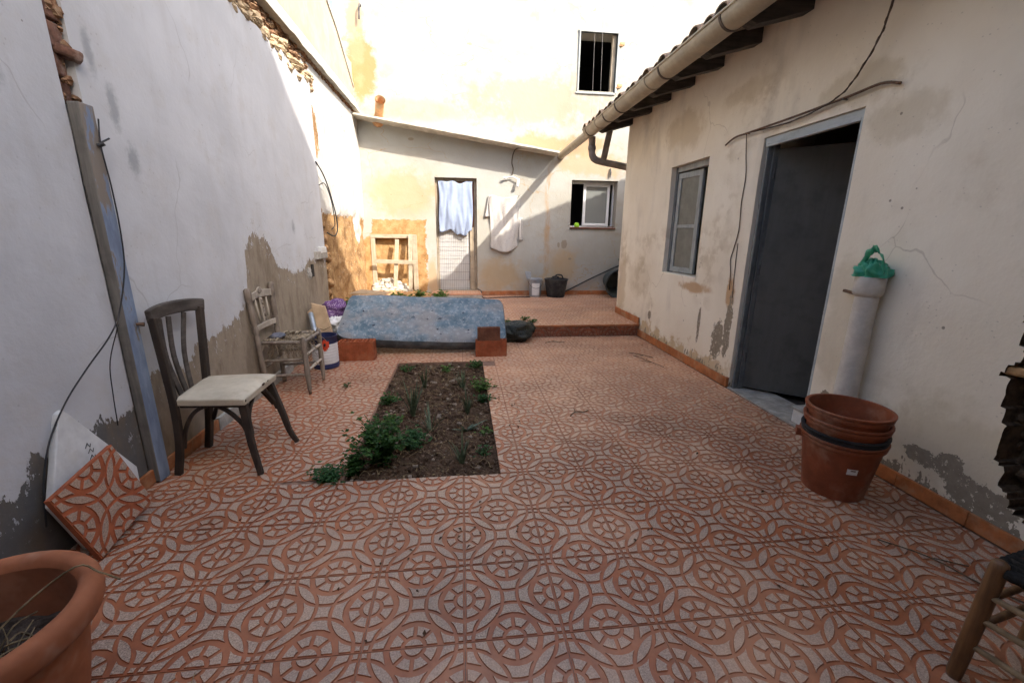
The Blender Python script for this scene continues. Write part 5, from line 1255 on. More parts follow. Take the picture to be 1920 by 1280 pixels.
lt.matrix_world = Matrix(((ex_.x,ey_.x,ez_.x,Bq.x),(ex_.y,ey_.y,ez_.y,Bq.y),(ex_.z,ey_.z,ez_.z,Bq.z),(0,0,0,1)))

# ------------------------------------------------------------------ dark wooden chair with cream seat
c1 = thing('dining_chair', 'dark wooden chair with cream seat pad and splayed back slats by the left wall', 'chair', (-1.6, 1.6, 0))
def curvebar(pts, w, t_, n=5, up=(0,0,1), taper=None):
    P = crom(pts, n); mb = MB(); vs = []
    for i, p in enumerate(P):
        d = (P[min(i+1,len(P)-1)]-P[max(i-1,0)]).normalized(); s_ = d.cross(Vector(up)); s_.normalize(); u_ = s_.cross(d)
        k = 1 if not taper else lerp(taper[0], taper[1], i/(len(P)-1))
        for a, c in ((-1,-1),(1,-1),(1,1),(-1,1)): vs.append(p+s_*(a*w*k/2)+u_*(c*t_*k/2))
    N = len(P); mb.add(vs, [(4*i+j, 4*i+(j+1)%4, 4*i+4+(j+1)%4, 4*i+4+j) for i in range(N-1) for j in range(4)]+[(3,2,1,0),(4*N-4,4*N-3,4*N-2,4*N-1)]); return mb
curvebar([(-1.87,1.385,0),(-1.838,1.40,.22),(-1.83,1.405,.48),(-1.838,1.40,.75),(-1.857,1.405,1.05)], .036, .042, 5, (1,0,0)).build('leg', M['wood_dark'], c1, bevel=.006)
curvebar([(-1.89,1.765,0),(-1.872,1.80,.22),(-1.865,1.83,.48),(-1.875,1.88,.75),(-1.892,1.945,1.03)], .05, .04, 5, (1,0,0)).build('leg', M['wood_dark'], c1, bevel=.006)
curvebar([(-1.335,1.335,0),(-1.385,1.375,.2),(-1.415,1.41,.38),(-1.425,1.42,.485)], .036, .042, 5, (1,0,0), (.8,1.25)).build('leg', M['wood_dark'], c1, bevel=.006)
curvebar([(-1.265,1.785,0),(-1.315,1.795,.09),(-1.365,1.815,.25),(-1.42,1.84,.40),(-1.45,1.845,.485)], .036, .042, 5, (1,0,0), (.75,1.25)).build('leg', M['wood_dark'], c1, bevel=.006)
# bent braces under the seat
curvebar([(-1.828,1.42,.17),(-1.80,1.42,.30),(-1.73,1.42,.42),(-1.62,1.42,.468),(-1.52,1.42,.42),(-1.44,1.41,.33),(-1.415,1.405,.26)], .024, .02, 5, (0,1,0)).build('brace', M['wood_dark'], c1, bevel=.004)
curvebar([(-1.405,1.44,.24),(-1.425,1.47,.36),(-1.43,1.56,.455),(-1.43,1.63,.475),(-1.43,1.72,.455),(-1.41,1.79,.36),(-1.395,1.82,.27)], .024, .02, 5, (1,0,0)).build('brace', M['wood_dark'], c1, bevel=.004)
curvebar([(-1.85,1.81,.2),(-1.80,1.83,.34),(-1.7,1.83,.455),(-1.62,1.83,.47),(-1.52,1.83,.44),(-1.42,1.83,.3)], .024, .02, 5, (0,1,0)).build('brace', M['wood_dark'], c1, bevel=.004)
b = MB(); b.prism([(-1.815,1.43),(-1.425,1.405),(-1.435,1.865),(-1.865,1.84)], .450, .4715); b.build('seat_frame', M['wood_dark'], c1, bevel=.004)
# padded seat
mb = MB(); n = 12; cor = [(-1.83,1.405),(-1.395,1.38),(-1.405,1.895),(-1.885,1.865)]; vs = []
for lay_ in (0, 1):
    for j in range(n+1):
        for i in range(n+1):
            u, v = i/n, j/n; a = Vector((*cor[0],0)).lerp(Vector((*cor[1],0)), u); c = Vector((*cor[3],0)).lerp(Vector((*cor[2],0)), u); p = a.lerp(c, v)
            k = (16*u*(1-u)*v*(1-v))**.28; p.z = .472 if lay_ == 0 else .516+.030*k+.003*nz(u*4, v*4); vs.append(p)
N = n+1; o_ = N*N; fs = []
for j in range(n):
    for i in range(n): q = (j*N+i, j*N+i+1, (j+1)*N+i+1, (j+1)*N+i); fs += [tuple(reversed(q)), tuple(o_+k for k in q)]
for k in range(n):
    for a, c in (((0,k),(0,k+1)),((n,k),(n,k+1))): fs.append((a[0]*N+a[1], c[0]*N+c[1], o_+c[0]*N+c[1], o_+a[0]*N+a[1])); fs.append((a[1]*N+a[0], c[1]*N+c[0], o_+c[1]*N+c[0], o_+a[1]*N+a[0]))
mb.add(vs, fs); st_ = mb.build('seat', M['vinyl'], c1, bevel=.006, auto=50)
b = MB(); rock(b, (-1.398,1.665,.517), .016, 4, 8, (.35,1.3,.55)); rock(b, (-1.395,1.73,.52), .007, 9, 8, (.4,1.6,.6)); rock(b, (-1.396,1.40,.50), .008, 5, 8, (.5,1,1)); b.build('tear', M['foam'], st_)
# top rail and slats
curvebar([(-1.865,1.385,1.055),(-1.895,1.53,1.068),(-1.915,1.70,1.066),(-1.91,1.87,1.055),(-1.895,2.00,1.035)], .030, .088, 5).build('top_rail', M['wood_worn'], c1, bevel=.012)
for (yt, yb_) in ((1.475,1.545),(1.565,1.60),(1.725,1.655)):
    curvebar([(-1.90,yt+.05,1.02),(-1.89,lerp(yt,yb_,.5),.76),(-1.862,yb_,.49)], .038, .014, 4, (1,0,0)).build('back_slat', M['wood_worn'], c1, bevel=.003)

# ------------------------------------------------------------------ rustic rush chair
c2 = thing('rush_chair', 'weathered grey rustic chair with a broken rush seat and carved back', 'chair', (-1.7, 3.02, 0))
def turned(p, q, prof, mat, nm, n=10, par=c2):
    p = Vector(p); q = Vector(q); mb = MB(); mb.tube([p.lerp(q, t_) for t_, r in prof], [r for t_, r in prof], n); return mb.build(nm, mat, par, smooth=True)
LEG = [(0,.014),(.06,.013),(.10,.022),(.13,.019),(.30,.026),(.68,.025),(.72,.021),(.76,.026),(.93,.027),(.97,.022),(1,.012)]
turned((-1.51,2.815,0), (-1.525,2.82,.575), LEG, M['wood_grey'], 'leg'); turned((-1.506,3.23,0), (-1.515,3.24,.575), LEG, M['wood_grey'], 'leg')
BK = [(0,.02),(.1,.023),(.48,.026),(.55,.027),(.58,.02),(.60,.029),(.65,.026),(.67,.020),(.69,.029),(.84,.026),(.86,.019),(.89,.030),(.95,.032),(.985,.03),(1,.018)]
turned((-1.905,2.83,0), (-1.955,2.785,1.05), BK, M['wood_grey'], 'leg'); turned((-1.905,3.215,0), (-1.945,3.27,1.06), BK, M['wood_grey'], 'leg')
RG = [(0,.011),(.2,.013),(.5,.015),(.8,.013),(1,.011)]
for z in (.20, .355):
    turned((-1.515,2.82,z), (-1.905,2.83,z-.01), RG, M['wood_grey'], 'rung'); turned((-1.51,3.23,z), (-1.905,3.215,z-.01), RG, M['wood_grey'], 'rung')
PL = [(0,.01),(.15,.016),(.25,.011),(.4,.017),(.5,.018),(.6,.017),(.75,.011),(.85,.016),(1,.01)]
for z in (.24, .40): turned((-1.513,2.82,z), (-1.508,3.235,z), PL, M['wood_pale'], 'front_rung')
turned((-1.905,2.84,.28), (-1.905,3.21,.28), RG, M['wood_grey'], 'rung')
# seat rails
for p, q in (((-1.52,2.82,.525),(-1.915,2.83,.525)),((-1.515,3.235,.53),(-1.91,3.22,.53)),((-1.52,2.82,.53),(-1.512,3.235,.53)),((-1.91,2.83,.52),(-1.91,3.22,.52))):
    turned(p, q, [(0,.016),(.5,.019),(1,.016)], M['wood_grey'], 'seat_rail')
# ragged rush
b = MB(); q_ = random.Random(8)
for i in range(26):
    t_ = q_.random(); e = q_.choice((0,1,2,3)); y = lerp(2.84, 3.21, t_); x = lerp(-1.89, -1.53, t_)
    if e == 0: a = (-1.52, y, .55); c = (-1.52-q_.uniform(.06,.14), y+q_.uniform(-.03,.03), .545)
    elif e == 1: a = (-1.9, y, .54); c = (-1.9+q_.uniform(.06,.2), y+q_.uniform(-.05,.05), .53)
    elif e == 2: a = (x, 2.83, .545); c = (x+q_.uniform(-.03,.03), 2.83+q_.uniform(.04,.14), .54)
    else: a = (x, 3.22, .55); c = (x+q_.uniform(-.03,.03), 3.22-q_.uniform(.04,.14), .54)
    b.tube([a, Vector(a).lerp(Vector(c), .5)+Vector((0,0,.012)), c], [.012,.011,.006], 5)
b.build('rush_weave', M['straw'], c2, smooth=True)
b = MB()
for i in range(90):
    x, y = q_.uniform(-1.88,-1.56), q_.uniform(2.86,3.2); a = q_.uniform(0,6.28); L = q_.uniform(.1,.3); dz = q_.uniform(-.22,.0)
    b.tube(crom([(x,y,.54+q_.uniform(-.01,.03)),(x+L*.4*math.cos(a),y+L*.4*math.sin(a),.53+dz*.4),(x+L*.7*math.cos(a+.5),y+L*.7*math.sin(a+.5),.50+dz)], 3), .003, 4)
b.build('hanging_straw', M['straw'], c2)
curvebar([(-1.95,2.81,.955),(-1.96,3.02,.975),(-1.942,3.25,.96)], .018, .07, 5).build('top_rail', M['wood_pale'], c2, bevel=.006)
b = MB(); b.prism([(3.02+.055*math.cos(R(a)), .995+.045*math.sin(R(a))) for a in range(0,181,20)], -.972, -.956, lambda u,v,h:(h-1.0+.01,u,v)); b.build('crest', M['wood_pale'], c2, bevel=.004)
b = MB(); b.tube([(-1.95+.0,3.02+.026*math.cos(R(a)),1.005+.026*math.sin(R(a))) for a in range(0,361,30)], .005, 5, cap=False); b.build('crest_ring', M['wood_grey'], c2)
curvebar([(-1.925,2.82,.665),(-1.935,3.02,.672),(-1.925,3.22,.668)], .018, .055, 5).build('lower_rail', M['wood_pale'], c2, bevel=.005)
for y in (2.93, 3.13): turned((-1.935,y,.69), (-1.955,y+(y-3.03)*.15,.93), [(0,.008),(.5,.011),(1,.008)], M['wood_pale'], 'spindle')
curvebar([(-1.935,3.03,.69),(-1.946,3.03,.81),(-1.957,3.03,.935)], .05, .012, 4, (1,0,0)).build('splat', M['wood_pale'], c2, bevel=.003)
b = MB()
for k in range(6): b.tube([(-1.93-.0035*k,3.03+.014*math.sin(k*2.1),.71+.038*k),(-1.925-.0035*k,3.03-.012*math.sin(k*2.1),.735+.038*k)], .006, 6)
b.build('carving', M['wood_grey'], c2)
b = MB(); vs = []
rock(b, (-1.80,2.95,.565), .07, 12, 12, (1,1.2,.42)); tag(b.build('grey_rag', M['rag'], None, smooth=True), 'small crumpled grey rag on the rush chair seat', 'rag')

# ------------------------------------------------------------------ mattress, bricks and the heap behind them
mt = thing('mattress', 'old stained blue mattress propped up behind the planting bed', 'mattress', (-.5, 4.4, .1))
A = [Vector((-1.61,4.12,.265)), Vector((.585,4.12,.165)), Vector((.585,4.80,.655)), Vector((-1.55,4.80,.715))]; tv = Vector((0,.095,-.135))
nu, nv_ = 64, 26
def mpt(u, v):
    # rounded corners
    cu, cv = u*2-1, v*2-1; r_ = .13; ax, ay = 2.19, .84
    px, py = cu*ax/2, cv*ay/2; ix, iy = ax/2-r_, ay/2-r_
    if abs(px) > ix and abs(py) > iy:
        dx_, dy_ = abs(px)-ix, abs(py)-iy; m_ = max(dx_, dy_); l_ = math.hypot(dx_, dy_) or 1; k = m_/l_
        px = math.copysign(ix+dx_*k, px); py = math.copysign(iy+dy_*k, py)
    u2, v2 = px/ax+.5, py/ay+.5; p = A[0].lerp(A[1], u2).lerp(A[3].lerp(A[2], u2), v2); return p, u2, v2
nrm = Vector((0,-.585,.81))
top_ = MB(); N = nu+1
for j in range(nv_+1):
    for i in range(N):
        p, u, v = mpt(i/nu, j/nv_); e = min(u, 1-u, )*2.19; e2 = min(v, 1-v)*.84; k = min(1, min(e, e2)/.07); k = math.sin(k*math.pi/2)
        h = .03*k+.020*nz(u*7, v*3, 1)*k+.012*nz(u*20, v*9, 2)*k+.006*nz(u*45, v*20, 3)*k-.010*math.exp(-((v-.88-.03*math.sin(u*8))/.03)**2)*k-.012*math.exp(-((v-.72)/.05)**2)*k-.008*math.exp(-((v-.40-.05*math.sin(u*5))/.04)**2)*k
        sag = -.028*math.sin(math.pi*u)*(1 if v < .5 else .5)+.022*nz(u*3.3, 4.4)*v-.03*max(0, u-.8)*v*3
        top_.v.append(p+nrm*h+Vector((0,0,sag+.008*nz(u*5,v*2,7))))
top_.f = [[j*N+i, j*N+i+1, (j+1)*N+i+1, (j+1)*N+i] for j in range(nv_) for i in range(nu)]; top_.m = [0]*len(top_.f)
ring = [i for i in range(N)]+[j*N+nu for j in range(1, nv_+1)]+[nv_*N+i for i in range(nu-1, -1, -1)]+[j*N for j in range(nv_-1, 0, -1)]
edge = [top_.v[i].copy() for i in ring]; ct = sum(edge, Vector())/len(edge)
top_.build('quilted_top', M['mattress'], mt, smooth=True)
sd = MB(); n = len(edge); vs = []
for k, (f, o_) in enumerate(((0,0),(.15,.018),(.5,.024),(.85,.018),(1,-.005))):
    for e in edge:
        d = (e-ct); d -= nrm*d.dot(nrm); d.normalize(); vs.append(e+tv*f+d*(o_+.006*nz(e.x*8, e.z*8, k)))
fs = [(k*n+i, k*n+(i+1)%n, (k+1)*n+(i+1)%n, (k+1)*n+i) for k in range(4) for i in range(n)]+[tuple(4*n+i for i in range(n))]
sd.add(vs, fs); sd.build('side_band', M['mattress_side'], mt, smooth=True)
pp = MB(); pp.tube(edge+[edge[0]], .007, 6, cap=False); pp.build('piping', M['mattress'], mt, smooth=True)
def hollow_brick(label, x0, x1, y0, y1, z0, z1, mat, cells=7, rot=0, vertical=True):
    c = ((x0+x1)/2, (y0+y1)/2, z0); o = thing('hollow_brick', label, 'brick', c, 'hollow bricks holding the mattress'); o.rotation_euler.z = rot
    b = MB(); hx_, hy_, H = (x1-x0)/2, (y1-y0)/2, z1-z0; w = .010
    # ribbed outer faces: a comb outline, hollow cells open at the top
    nr = 16; out = []
    def ribs(a, c_, nrm_):
        for k in range(nr):
            for t_, d in ((k/nr,0),((k+.7)/nr,0),((k+.7)/nr,-.003),((k+1)/nr,-.003)):
                out.append((lerp(a[0],c_[0],t_)+nrm_[0]*d, lerp(a[1],c_[1],t_)+nrm_[1]*d))
    P4 = [(-hx_,-hy_),(hx_,-hy_),(hx_,hy_),(-hx_,hy_)]; NR = [(0,-1),(1,0),(0,1),(-1,0)]
    for k in range(4): ribs(P4[k], P4[(k+1)%4], NR[k])
    n = len(out); inn = [(max(-hx_+w, min(hx_-w, u)), max(-hy_+w, min(hy_-w, v))) for u, v in out]
    vs = [(u,v,0) for u,v in out]+[(u,v,H) for u,v in out]+[(u,v,H) for u,v in inn]+[(u,v,.02) for u,v in inn]
    fs = [(i,(i+1)%n,n+(i+1)%n,n+i) for i in range(n)]+[(n+i,n+(i+1)%n,2*n+(i+1)%n,2*n+i) for i in range(n)]+[(2*n+i,2*n+(i+1)%n,3*n+(i+1)%n,3*n+i) for i in range(n)]+[tuple(range(n))]
    b.add(vs, fs); b.build('shell', mat, o, world=False)
    b = MB()
    for k in range(1, cells): x = lerp(-hx_+w, hx_-w, k/cells); b.box(x-.004, x+.004, -hy_+w-.001, hy_-w+.001, .002, H-.001)
    b.box(-hx_+w-.001, hx_-w+.001, -.004, .004, .002, H-.0015); b.build('webs', mat, o, world=False); return o
hollow_brick('red hollow brick under the left end of the mattress', -1.535, -1.105, 3.925, 4.10, 0, .243, M['hollow'], 9)
hollow_brick('red hollow brick under the right end of the mattress', .172, .58, 3.985, 4.115, 0, .212, M['hollow'], 9)
hollow_brick('smaller brown brick standing on the right-hand brick', .198, .494, 4.0, 4.075, .2125, .385, M['brownbrick'], 6)
# paint tin with red emblem
pt_ = thing('paint_tin', 'ribbed white and blue paint tin with a red emblem behind the rush chair', 'tin', (-1.62, 3.72, 0))
R0 = .145
b = MB(); b.lathe([(R0*.96,0),(R0,.01),(R0,.055),(R0*.985,.06)], 28, (-1.62,3.72,0), cap0=True); b.build('blue_base', M['tin_blue'], pt_, smooth=True)
b = MB(); pf = []; z = .06
for k in range(7): pf += [(R0*.965,z),(R0*1.0,z+.008),(R0*1.0,z+.022),(R0*.965,z+.03)]; z += .034
pf.append((R0*.985,.305)); b.lathe(pf, 28, (-1.62,3.72,0)); b.build('ribbed_body', M['tin_white'], pt_, auto=60)
b = MB(); b.lathe([(R0*.99,.30),(R0,.31),(R0,.375),(R0*1.03,.378),(R0*1.03,.388),(R0*.97,.388),(R0*.96,.2),(0,.19)], 28, (-1.62,3.72,0)); b.build('blue_top', M['tin_blue'], pt_, auto=60)
b = MB(); vs = []; em = []
cdir = math.atan2(-1.34-3.72, .01+1.62)
for j in range(9):
    for i in range(9):
        a = cdir+lerp(-.42,.42,i/8); z = lerp(.21,.36,j/8); vs.append((-1.62+(R0+.006)*math.cos(a), 3.72+(R0+.006)*math.sin(a), z))
fs = []
for j in range(8):
    for i in range(8):
        cx_, cz_ = (i-3.5)/3.5, (j-3.5)/3.5
        ok = (abs(cx_) < .95 and cz_ > -.1 and abs(cz_) < .75) or (cz_ <= -.1 and abs(cx_) < 1.0+cz_) or (cz_ >= .75 and abs(cx_) < .35)
        if ok: fs.append((j*9+i, j*9+i+1, (j+1)*9+i+1, (j+1)*9+i))
b.add(vs, fs); b.build('red_emblem', M['tin_red'], pt_, smooth=True)
b = MB(); rock(b, (-1.62+(R0+.008)*math.cos(cdir), 3.72+(R0+.008)*math.sin(cdir), .30), .022, 3, 8, (.6,.6,1)); b.build('emblem_heart', M['black'], pt_)
b = MB(); b.tube([(-1.775,3.93,.30),(-1.90,4.18,.56)], .032, 14); tag(b.build('metal_tube', M['steel'], None, auto=40), 'short grey metal tube leaning behind the paint tin', 'tube')
cb = thing('cardboard_box', 'flattened brown cardboard box leaning beside the mattress', 'box', (-1.7, 4.15, .1))
def cbp(u, v, h): return (-1.66+u*.95-v*.28-.05*h, 4.02+v*.35+h+u*.15, .12+v*.9-u*.05)
b = MB(); b.prism([(-.09,-.05),(.09,-.05),(.085,.58),(-.075,.62)], 0, .06, cbp); b.build('panel', M['cardboard'], cb, bevel=.006)
b = MB(); b.prism([(-.16,.0),(-.095,-.02),(-.08,.56),(-.15,.50)], .01, .05, cbp); b.build('side_flap', M['cardboard'], cb, bevel=.006)
b = MB(); b.tube([cbp(-.09,.3,-.003), cbp(0,.27,-.004), cbp(.09,.31,-.003)], .004, 4); b.build('tear_line', M['twig'], cb)
def bundle(name, label, cat, c, r, sq, mat, seed, amp=.5, n=44, k=28):
    mb = MB(); vs = []
    for i in range(k+1):
        ph = math.pi*i/k
        for j in range(n):
            a = 2*math.pi*j/n; d = Vector((math.sin(ph)*math.cos(a), math.sin(ph)*math.sin(a), math.cos(ph)))
            q = r*(1+amp*nz(d.x*1.8+seed, d.y*1.8, d.z*1.8)+amp*.5*abs(nz(d.x*4+seed, d.y*4, d.z*4))+amp*.3*nz(d.x*9+seed, d.y*9, d.z*9))
            vs.append((c[0]+d.x*q*sq[0], c[1]+d.y*q*sq[1], c[2]+d.z*q*sq[2]))
    mb.add(vs, [(i*n+j, i*n+(j+1)%n, (i+1)*n+(j+1)%n, (i+1)*n+j) for i in range(k) for j in range(n)]); o = mb.build(name, mat, None, smooth=True); return tag(o, label, cat)
bundle('purple_cloth', 'crumpled purple patterned cloth on the heap left of the mattress', 'cloth', (-1.77, 4.72, .50), .17, (1.1,1,.85), M['purple'], 3, .4)
bundle('white_cloth', 'white cloth scrap tucked between the cardboard and the mattress', 'cloth', (-1.70, 4.55, .34), .13, (1.1,1,.9), M['whitecloth'], 9, .5)
bundle('dark_sack', 'black sack at the bottom of the heap left of the mattress', 'sack', (-1.78, 4.45, .12), .17, (1,1.4,.75), M['black'], 15, .4)
bundle('bin_bag', 'dark green plastic bag lying between the mattress and the terrace step', 'bag', (.80, 4.80, .145), .17, (1.65,1.0,.88), M['binbag'], 22, .32)
cbs = MB(); cbs.add([(-1.58,4.86,.715),(-1.12,4.86,.695),(-1.02,5.05,.705),(-1.46,5.05,.745),(-1.58,4.86,.723),(-1.12,4.86,.703),(-1.02,5.05,.713),(-1.46,5.05,.753)], [(3,2,1,0),(4,5,6,7),(0,1,5,4),(1,2,6,5),(2,3,7,6),(3,0,4,7)])
tag(cbs.build('cardboard_sheet', M['cardboard'], None), 'flat cardboard sheet lying behind the top left edge of the mattress', 'cardboard')

# ------------------------------------------------------------------ right side: buckets, box, stool
def bucket(label, c, z0, H, r0, r1, mat, rims=True, lug=None):
    o = thing('bucket', label, 'bucket', (c[0], c[1], z0), 'nested buckets by the right wall'); b = MB(); w = .004
    pf = [(r0,0),(lerp(r0,r1,.5),H*.5),(lerp(r0,r1,.87),H*.87),(lerp(r0,r1,.88)+.012,H*.885),(r1+.010,H*.93),(r1+.010,H*.945),(r1+.004,H*.95),(r1+.004,H*.965),(r1+.014,H*.97),(r1+.014,H*.995),(r1+.006,H),(r1-w,H*.995),(lerp(r0,r1,.85)-w,H*.85),(r0-w,.012),(0,.010)]
    b.lathe(pf, 40, (c[0],c[1],z0), cap0=True); b.build('shell', mat, o, auto=35); return o
BC = (2.375, .83)
b1 = bucket('lowest orange bucket of the stack, with a white price label', BC, .0, .38, .165, .215, M['bucket'])
a0 = math.atan2(-1.34-.83, .01-2.375)+.42
b = MB(); vs = []
for zz in (.20, .238):
    for k in range(6): a = a0+lerp(-.14,.14,k/5); r_ = lerp(.165,.215,zz/.38)+.0025; vs.append((BC[0]+r_*math.cos(a), BC[1]+r_*math.sin(a), zz))
b.add(vs, [(k,k+1,6+k+1,6+k) for k in range(5)]); lb = b.build('price_label', M['label'], b1)
b = MB(); vs = []
for zz in (.224, .232):
    for k in range(6): a = a0+lerp(-.05,.08,k/5); r_ = lerp(.165,.215,zz/.38)+.0035; vs.append((BC[0]+r_*math.cos(a), BC[1]+r_*math.sin(a), zz))
b.add(vs, [(k,k+1,6+k+1,6+k) for k in range(5)]); b.build('print_bar', M['rebar'], lb)
al = a0-1.75
b = MB(); b.box(-.012,.035,-.03,.03,-.05,.0, M=Matrix.Translation((BC[0]+.212*math.cos(al), BC[1]+.212*math.sin(al), .375)) @ Matrix.Rotation(al,4,'Z')); b.build('handle_lug', M['bucket'], b1, bevel=.004)
bucket('thin black bucket nested second in the stack', BC, .045, .375, .165, .213, M['black'])
b3 = bucket('middle orange bucket nested above the black one', (BC[0]+.003, BC[1]), .115, .375, .163, .213, M['bucket'])
b4 = bucket('topmost orange bucket of the stack, open and empty', (BC[0]+.006, BC[1]+.004), .185, .375, .163, .213, M['bucket'])
tb = thing('tin_box', 'small dented pale tin box with a flat lid at the doorway foot', 'box', (2.93, 1.69, .007))
b = MB(); b.box(2.85,3.0,1.62,1.77,.007,.13); b.build('body', M['marble'], tb, bevel=.015)
b = MB(); b.box(2.84,3.01,1.612,1.78,.131,.155); b.build('lid', M['concrete'], tb, bevel=.006)
sl_ = thing('rush_stool', 'low wooden rush stool with pale rungs cut off by the right photo edge', 'stool', (1.95, -.5, 0))
CN = {'a':(1.80,-.325), 'b':(2.22,-.25), 'c':(1.93,-.75), 'd':(2.34,-.68)}
for k, (x, y) in CN.items():
    b = MB(); cx_, cy_ = 2.07, -.5; tx, ty = lerp(x, cx_, .06), lerp(y, cy_, .06)
    b.tube([(x,y,0),(x,y,.02),(lerp(x,tx,.5),lerp(y,ty,.5),.25),(tx,ty,.48),(tx,ty,.505),(tx,ty,.515)], [.020,.023,.025,.025,.022,.011], 16); b.build('leg', M['stool_wood'], sl_, smooth=True)
for p, q, zs, mat in (('a','c',(.16,.275,.375),'rung'),('a','b',(.215,.33),'stool_wood'),('c','d',(.2,.3),'rung'),('b','d',(.2,.3),'rung')):
    for z in zs:
        A_, B_ = CN[p], CN[q]; b = MB(); b.tube([(A_[0],A_[1],z),(lerp(A_[0],B_[0],.5),lerp(A_[1],B_[1],.5),z),(B_[0],B_[1],z)], [.010,.013,.010], 10); b.build('rung', M[mat], sl_, smooth=True)
b = MB()
for p, q in (('a','b'),('a','c'),('c','d'),('b','d')):
    A_, B_ = Vector((*CN[p],.482)), Vector((*CN[q],.482)); n = 26
    b.tube([A_.lerp(B_, k/n) for k in range(2, n-1)], [.016+.003*(k%2) for k in range(2, n-1)], 10)
b.build('seat_cord', M['cord'], sl_, smooth=True)
b = MB()
for k in range(12):
    t_ = (k+.5)/12; A_ = Vector((*CN['a'],.487)).lerp(Vector((*CN['b'],.487)), t_); B_ = Vector((*CN['c'],.487)).lerp(Vector((*CN['d'],.487)), t_); b.tube([A_, A_.lerp(B_,.5)-Vector((0,0,.012)), B_], .014, 7)
b.build('seat_weave', M['cord'], sl_, smooth=True)

# ------------------------------------------------------------------ terracotta pot in the near left corner
pc = (-1.415, -.225)
pot = thing('terracotta_pot', 'large terracotta pot with dry stems in the near left corner', 'flower pot', (*pc, 0))
b = MB(); b.lathe([(.19,0),(.205,.05),(.235,.22),(.258,.38),(.262,.405)], 48, (*pc,0), cap0=True); b.build('body', M['terracotta'], pot, smooth=True)
b = MB(); b.lathe([(.262,.405),(.296,.412),(.304,.43),(.304,.475),(.296,.492),(.280,.500),(.262,.498),(.250,.486),(.244,.465)], 56, (*pc,0)); b.build('rim', M['terracotta'], pot, smooth=True)
b = MB(); b.lathe([(.244,.465),(.240,.40),(.228,.30),(.2,.2)], 48, (*pc,0)); b.build('inside', M['terra_in'], pot, smooth=True)
b = MB(); vs = [(pc[0],pc[1],.31)]; n = 32
for ring_ in range(1, 8):
    for j in range(n): a = 2*math.pi*j/n; r_ = .232*ring_/7; vs.append((pc[0]+r_*math.cos(a), pc[1]+r_*math.sin(a), .30+.03*nz(r_*20*math.cos(a), r_*20*math.sin(a))))
fs = [(0,1+j,1+(j+1)%n) for j in range(n)]+[(1+k*n+j,1+k*n+(j+1)%n,1+(k+1)*n+(j+1)%n,1+(k+1)*n+j) for k in range(6) for j in range(n)]
b.add(vs, fs); b.build('soil', M['potsoil'], pot, smooth=True)
b = MB(); q_ = random.Random(4)
for i in range(18):
    a = q_.uniform(0,6.28); r_ = .2*math.sqrt(q_.random()); x, y = pc[0]+r_*math.cos(a), pc[1]+r_*math.sin(a); L = q_.uniform(.06,.2); d = q_.uniform(0,6.28)
    b.tube(crom([(x,y,.31),(x+L*.4*math.cos(d),y+L*.4*math.sin(d),.33+L*.4),(x+L*math.cos(d+.4),y+L*math.sin(d+.4),.34+L*q_.uniform(.1,.5))], 3), q_.uniform(.0015,.0035), 4)
b.tube(crom([(pc[0]-.02,pc[1]-.05,.32),(pc[0]+.08,pc[1]+.08,.45),(pc[0]+.18,pc[1]+.17,.52),(pc[0]+.27,pc[1]+.145,.515),(pc[0]+.345,pc[1]+.12,.505)], 4), .003, 5)
b.tube(crom([(pc[0]+.05,pc[1]-.12,.31),(pc[0]+.05,pc[1]-.16,.40),(pc[0]-.02,pc[1]-.2,.44)], 4), .005, 5)
b.build('dry_stems', M['dry'], pot)
q_ = MB(); q_.tube(crom([(-.98,-.02,.004),(-.94,-.10,.05),(-.90,-.22,.03),(-.84,-.28,.004)], 5), .002, 4); tag(q_.build('dry_stem', M['dry'], None), 'thin dry grass stem on the tiles right of the terracotta pot', 'stem')

# ------------------------------------------------------------------ things along the back wall
gbk = thing('paint_bucket', 'grey plastic paint bucket with white label on the terrace', 'bucket', (1.66, 8.17, ZT))
b = MB(); b.lathe([(.125,0),(.13,.01),(.152,.36),(.166,.365),(.166,.385),(.160,.39),(.166,.395),(.166,.41),(.158,.412),(.150,.40),(.127,.015),(0,.012)], 28, (1.66,8.17,ZT), cap0=True); b.build('body', M['greyplastic'], gbk, auto=40)
b = MB(); vs = []
for zz in (.04, .31):
    for k in range(7): a = -1.60+lerp(-.62,.62,k/6); r_ = lerp(.13,.152,zz/.36)+.003; vs.append((1.66+r_*math.cos(a), 8.17+r_*math.sin(a), ZT+zz))
b.add(vs, [(k,k+1,7+k+1,7+k) for k in range(6)]); b.build('label_sheet', M['label'], gbk)
b = MB(); b.tube([(1.66-.168*math.cos(t_), 8.17-.175*math.sin(t_)*.9-.01, ZT+.37-.17*math.sin(t_)) for t_ in [math.pi*k/14 for k in range(15)]], .004, 5); b.build('handle', M['black'], gbk, smooth=True)
tr = thing('plastering_scoop', 'dark grey scoop standing up in the paint bucket', 'scoop', (1.57, 8.2, ZT+.3))
b = MB(); b.prism([(-.055,0),(.05,-.02),(.075,.17),(.0,.185),(-.075,.19)], 0, .008, lambda u,v,h:(1.53+u*.9-v*.15, 8.22+v*.15+h, ZT+.37+v)); b.build('blade', M['greyplastic'], tr, bevel=.003)
b = MB(); b.tube([(1.54,8.22,ZT+.40),(1.60,8.17,ZT+.12)], .012, 8); b.build('handle', M['black'], tr)
bk = thing('rubber_basket', 'black rubber builder basket with two handles beside the paint bucket', 'basket', (2.14, 8.12, ZT))
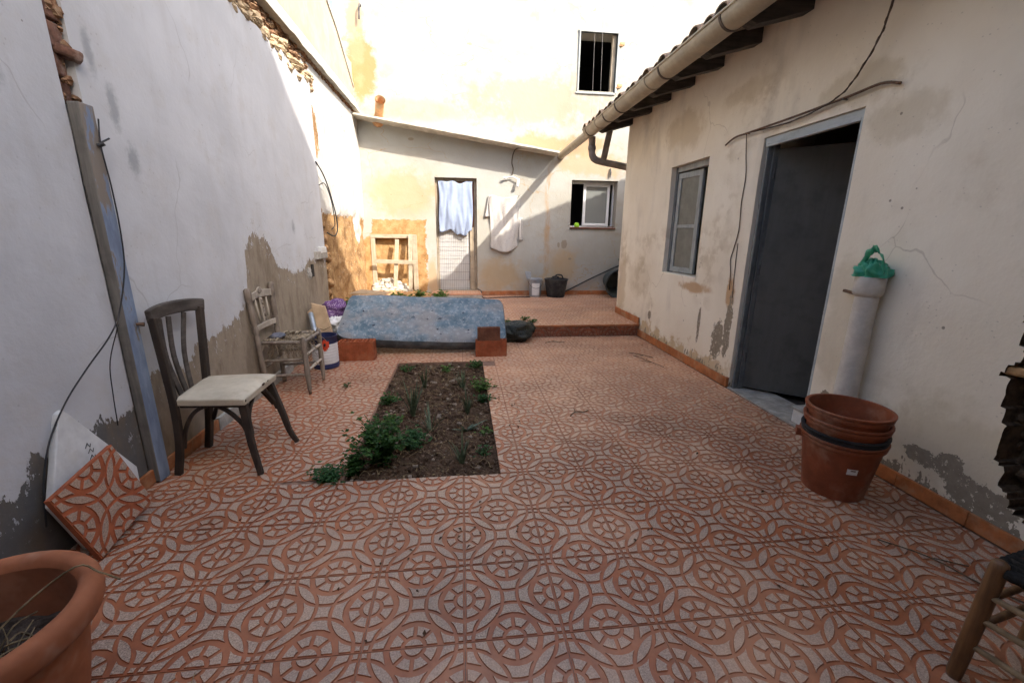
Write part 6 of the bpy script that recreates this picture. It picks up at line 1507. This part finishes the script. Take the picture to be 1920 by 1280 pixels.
b = MB(); b.lathe([(.19,0),(.20,.01),(.235,.22),(.262,.38),(.275,.385),(.275,.405),(.262,.408),(.252,.395),(.20,.02),(0,.015)], 32, (2.14,8.12,ZT), cap0=True, wob=.04); b.build('body', M['rubber'], bk, auto=50)
for s_, y in ((-.07,-.20),(.10,.2)):
    b = MB(); b.tube(crom([(2.14+s_-.10,8.12+y,ZT+.395),(2.14+s_-.07,8.12+y*1.05,ZT+.46),(2.14+s_,8.12+y*1.08,ZT+.478),(2.14+s_+.07,8.12+y*1.05,ZT+.46),(2.14+s_+.10,8.12+y,ZT+.395)], 4), .016, 8); b.build('handle', M['rubber'], bk, smooth=True)
tu = thing('plastic_tub', 'big dark round plastic tub lying on its side at the house corner', 'tub', (3.56, 8.1, ZT))
Mt = Matrix.Translation((3.52, 8.05, ZT+.335)) @ Matrix.Rotation(R(97), 4, 'X') @ Matrix.Rotation(R(6), 4, 'Y')
b = MB(); b.lathe([(.20,-.28),(.25,-.05),(.315,.16),(.335,.165),(.335,.185),(.32,.19),(.305,.18),(.24,-.02),(.195,-.2),(.0,-.2)], 36, (0,0,0), M=Mt); b.build('shell', M['greyplastic'] if False else M['tubgreen'] if 'tubgreen' in M else M['rubber'], tu, auto=50)
hs = thing('garden_hose', 'black hose slanting up the back wall from the basket to the tub', 'hose', (2.8, 8.3, ZT))
b = MB(); b.tube(crom([(2.30,8.33,ZT+.06),(2.5,8.34,ZT+.13),(2.9,8.35,ZT+.33),(3.3,8.35,ZT+.52),(3.62,8.36,ZT+.66),(3.9,8.35,ZT+.75)], 5), .016, 8); b.build('hose', M['sweep'], hs, smooth=True)
b = MB(); b.tube(crom([(.36,8.28,.34),(.43,8.05,.32),(.47,7.9,ZT+.012),(.8,7.95,ZT+.01),(1.3,8.02,ZT+.01),(1.52,8.0,ZT+.01)], 6), .011, 6); tag(b.build('floor_cable', M['blackwire'], None, smooth=True), 'dark cable trailing along the terrace floor from the doorstep', 'cable')
bushy('potted_sprig', 'dark green leafy sprig behind the house corner above the tub', 'plant', (3.72, 8.2, ZT+.72), .22, .10, 14, 6, .05, M['parsley'])
